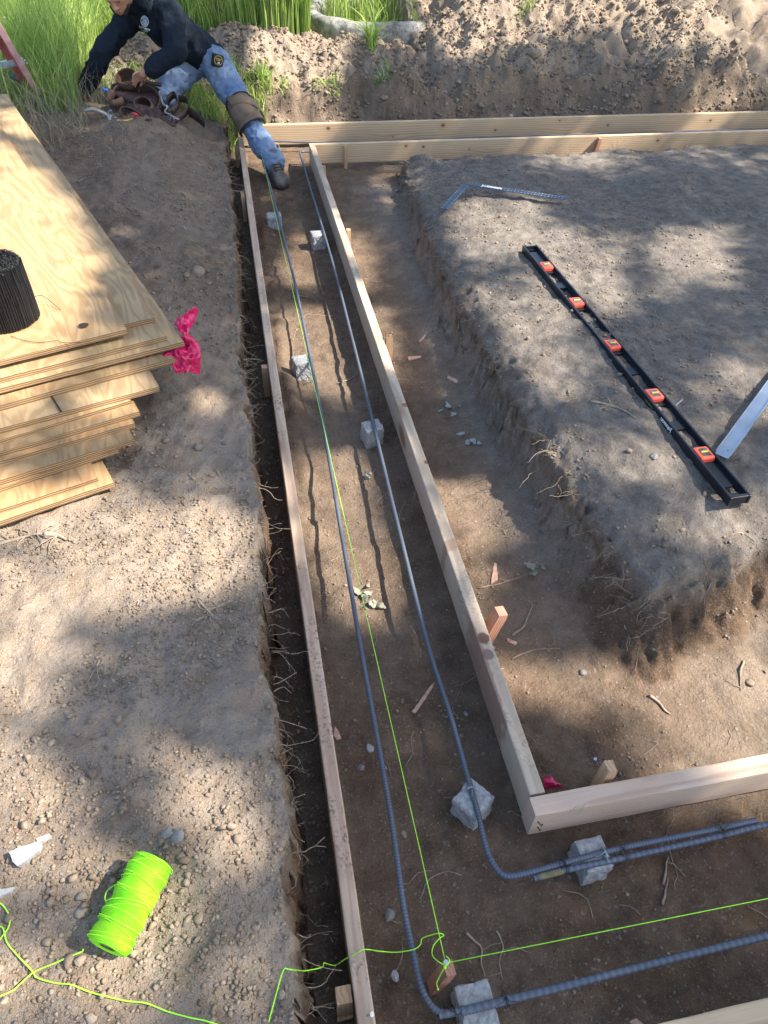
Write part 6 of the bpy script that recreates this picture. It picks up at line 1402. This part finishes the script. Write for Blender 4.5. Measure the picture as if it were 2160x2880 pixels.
for k in range(260):     # lying on floor and plateau
    x, y = (rs.uniform(.1, .75), rs.uniform(.2, 4.2)) if k % 2 else (rs.uniform(.5, 2.2), rs.uniform(.2, 4)); z = gz(x, y); a = rs.uniform(0, 6.28); d = Vector((math.cos(a), math.sin(a), 0)); q = [Vector((x, y, z+.0015))]; st_ = rs.uniform(.006, .018)
    for j in range(rs.randint(3, 8)):
        a += rs.gauss(0, .45); q.append(q[-1]+Vector((math.cos(a), math.sin(a), 0))*st_); q[-1].z = gz(q[-1].x, q[-1].y)+.0012
    rt.tube(q, rs.uniform(.0004, .0011), 4)
tag(rt.build('fine_roots', M['root'], smooth=True), 'fine pale rootlets sticking out of the cut banks and lying on the dirt', 'roots', kind='stuff')
# oddly shaped weeds standing in front of the far form board
for k, (px, py) in enumerate(((1470, 432), (1600, 440), (1730, 428), (2092, 430), (1540, 436))):
    m = MB(); c = PG(px, py); 
    for j in range(4+k % 3):
        d = Vector((rs.gauss(0, .35), rs.gauss(0, .3), 1)).normalized(); q = [Vector((rs.gauss(0, .006), 0, 0))]
        for i in range(5): d = (d+Vector((rs.gauss(0, .3), rs.gauss(0, .3), rs.gauss(0, .15)))).normalized(); q.append(q[-1]+d*.014)
        m.tube(q, [.0014, .0012, .001, .0009, .0007, .0005], 5)
    o = m.build('dead_weed', M['root'], smooth=True); o.location = c; tag(o, ['tangled dark dead weed standing before the second rear board, left of centre', 'single crooked dead stem left of the reddish stake', 'thin forked dead weed right of the reddish stake', 'dead stem standing at the half buried right end of the rear board', 'small dead stem between the tangled weed and the crooked stem'][k], 'dead weed')

# ------------------------------------------------------------------ the shade tree beyond the right of the view
# brightness of the sunlight on the ground, read off the photograph: rows from top to bottom
LIT = ('455222223888886888887888777 577722233888888885577777787 468744333887877765445555765 123644337555222221112211674 112111111887222221132115532 111111127782233433557544444 432111122733655211222222223 953111123222533221133322222 985411112323622276665443332 998523111268742233355533322 976221121269833222333333333 865433112286772256663332333 664555211279972266654432344 553566321278962124565433455 443433332235321223323444355 655423332223222221334445543 766523333228832211223455433 665534544228927973222334455 556677776228923982222244665 568899998227822982222222445 679999997226822992221122337 775543332223222992221122489 764333211222222962222222489 754322111223223366666567899 653321112222222265566678999 643333322222222222235568999 754334432222222221122347999 865334676222221111223344678 876324788122221111222222345 787311378122222111222222233 666664258122222222222222222 555588536222222222222222222 555699635222222222222222222 566688527222222222222222222 556666426222222222222222222 444555335222222222222222221').split()
LITA = None
for r0, r1, c0, c1, v in ((6, 7, 0, 1, '8'), (6, 9, 1, 2, '7'), (7, 9, 2, 3, '7'), (7, 8, 1, 2, '9'), (5, 6, 0, 1, '7'), (18, 20, 1, 8, '9'), (6, 8, 9, 13, '2'), (8, 9, 10, 12, '5'), (9, 10, 10, 12, '9'), (10, 11, 9, 13, '2'), (11, 13, 10, 13, '9'), (11, 13, 9, 10, '5'), (13, 14, 10, 12, '5'), (14, 16, 9, 13, '2'), (16, 19, 10, 12, '9'), (0, 1, 17, 27, '7'), (1, 2, 12, 15, '4'), (1, 2, 19, 22, '3'), (1, 2, 22, 27, '5'), (2, 3, 12, 23, '2'), (7, 9, 16, 19, '8'), (9, 11, 19, 22, '6'), (11, 13, 17, 20, '7'), (8, 10, 23, 26, '6'), (2, 3, 24, 27, '4'), (19, 22, 12, 14, '9'), (17, 19, 15, 18, '9'), (10, 13, 16, 19, '6')):
    for i in range(r0, r1): LIT[i] = LIT[i][:c0]+v*(c1-c0)+LIT[i][c1:]
LITA = np.array([[int(c) for c in r_[:27].ljust(27, '2')] for r_ in LIT])/9.0
def lit_at(px, py):
    u_ = np.clip(px/80-.5, 0, 25.999); v_ = np.clip(py/80-.5, 0, 34.999); i, j = v_.astype(int), u_.astype(int); fy, fx = v_-i, u_-j
    return (LITA[i, j]*(1-fx)+LITA[i, j+1]*fx)*(1-fy)+(LITA[i+1, j]*(1-fx)+LITA[i+1, j+1]*fx)*fy
stack_poly = [(-.17, 1.80), (-.95, 3.7), (-2.4, 3.1), (-1.6, 1.0), (-.60, 1.35)]
HC = 6.2; ld = np.array(LD); rsn = np.random.RandomState(5)
def canopy(n, gx0, gx1, gy0, gy1, size, cover, skip=None):
    gx, gy = rsn.uniform(gx0, gx1, n), rsn.uniform(gy0, gy1, n)      # foot points at z=0 of the rays
    hc = HC+rsn.uniform(-.35, .35, n)
    # walk the ray of each leaf down to the ground it shades
    z = np.zeros(n)
    for _ in range(5):
        x_, y_ = gx-ld[0]*z, gy-ld[1]*z; z = gz_np(x_, y_); ins = poly_sd(x_, y_, stack_poly) > 0; z = np.where(ins, .32, z)
    x_, y_ = gx-ld[0]*z, gy-ld[1]*z; px, py, dep = project(x_, y_, z); lit = lit_at(px, py)
    out = (px < -60) | (px > 2220) | (py < -60) | (py > 2940) | (dep < .1); lit = np.where(out, .35+.25*fbm(gx*1.2, gy*1.2, oct=2, seed=90), lit)
    lit = np.clip((lit-.26)/.46, 0, 1); lit = lit*lit*(3-2*lit)*.97+.03
    keep = rsn.rand(n) < np.clip(-np.log(np.clip(lit, .015, .985))/cover, 0, 1)
    if skip is not None: keep &= ~skip(gx, gy)
    gx, gy, hc = gx[keep], gy[keep], hc[keep]; c = np.stack([gx-ld[0]*hc, gy-ld[1]*hc, hc], -1); m = len(c)
    d = rsn.normal(size=(m, 3)); d /= np.linalg.norm(d, axis=1)[:, None]; nn = rsn.normal(size=(m, 3))*.55-ld; a = np.cross(nn, d); a /= np.linalg.norm(a, axis=1)[:, None]; b = np.cross(a, nn); b /= np.linalg.norm(b, axis=1)[:, None]
    s = size*rsn.uniform(.7, 1.25, m)[:, None]; V = np.stack([c-b*s, c-b*s*.2+a*s*.42, c+b*s, c-b*s*.2-a*s*.42], 1).reshape(-1, 3); return V, np.arange(m*4).reshape(-1, 4), np.repeat(rsn.rand(m), 4)
A0 = 8.4*10.6; sz = .048
M['leaf'] = leaf_mat('oak_leaf', (.035, .07, .015), (.08, .15, .03), .18)
parts_ = [canopy(int(A0*4.6/(sz*sz*.84*.80)), -2.4, 6.0, -.8, 9.8, sz, 4.6), canopy(12000, -8, 14, -6, 16, .16, 3.0, lambda x, y: (x > -2.4) & (x < 6) & (y > -.8) & (y < 9.8))]
tr0 = Vector((7.2, -3.6, 0)); tr0.z = gz(tr0.x, tr0.y)-.1
TREE = empty('shade_tree', tr0, 'broad shade tree whose crown hangs over the dig from the right', 'tree')
VV = np.concatenate([parts_[0][0], parts_[1][0]])-np.array(tr0); n0 = len(parts_[0][0])
cr = np_mesh('crown', VV, np.concatenate([parts_[0][1], parts_[1][1]+n0]), M['leaf'], TREE); at = cr.data.attributes.new('tone', 'FLOAT', 'POINT'); at.data.foreach_set('value', np.concatenate([parts_[0][2], parts_[1][2]]).astype(np.float32))
m = MB(); m.tube(catmull([(0, 0, 0), (.05, 0, 1.2), (.0, .1, 2.6), (.05, .2, 4.0)], 6), [.30-.006*i for i in range(19)], 18)
for k, (dx, dy) in enumerate(((-1.5, 5.5), (-3, 3.2), (2.4, 4.2), (1.5, 7.5), (-3.6, 6.5), (-4, 0.5), (3, 1))):
    m.tube(catmull([(0, .2, 3.0+.14*k), (dx*.3, .2+dy*.3, 5.6), (dx*.7, .2+dy*.7, 6.5), (dx, .2+dy, 6.6)], 6), [max(.008, .10-.014*i) for i in range(19)], 8)
m.build('trunk', M['bark'], TREE, True)
# ------------------------------------------------------------------ to metres
for o in list(bpy.context.scene.objects):
    if o.parent is None and o.type in {'MESH', 'EMPTY', 'CAMERA'}:
        o.location = o.location*UNIT
        if o.type != 'CAMERA': o.scale = o.scale*UNIT
print('objects', len(bpy.context.scene.objects))
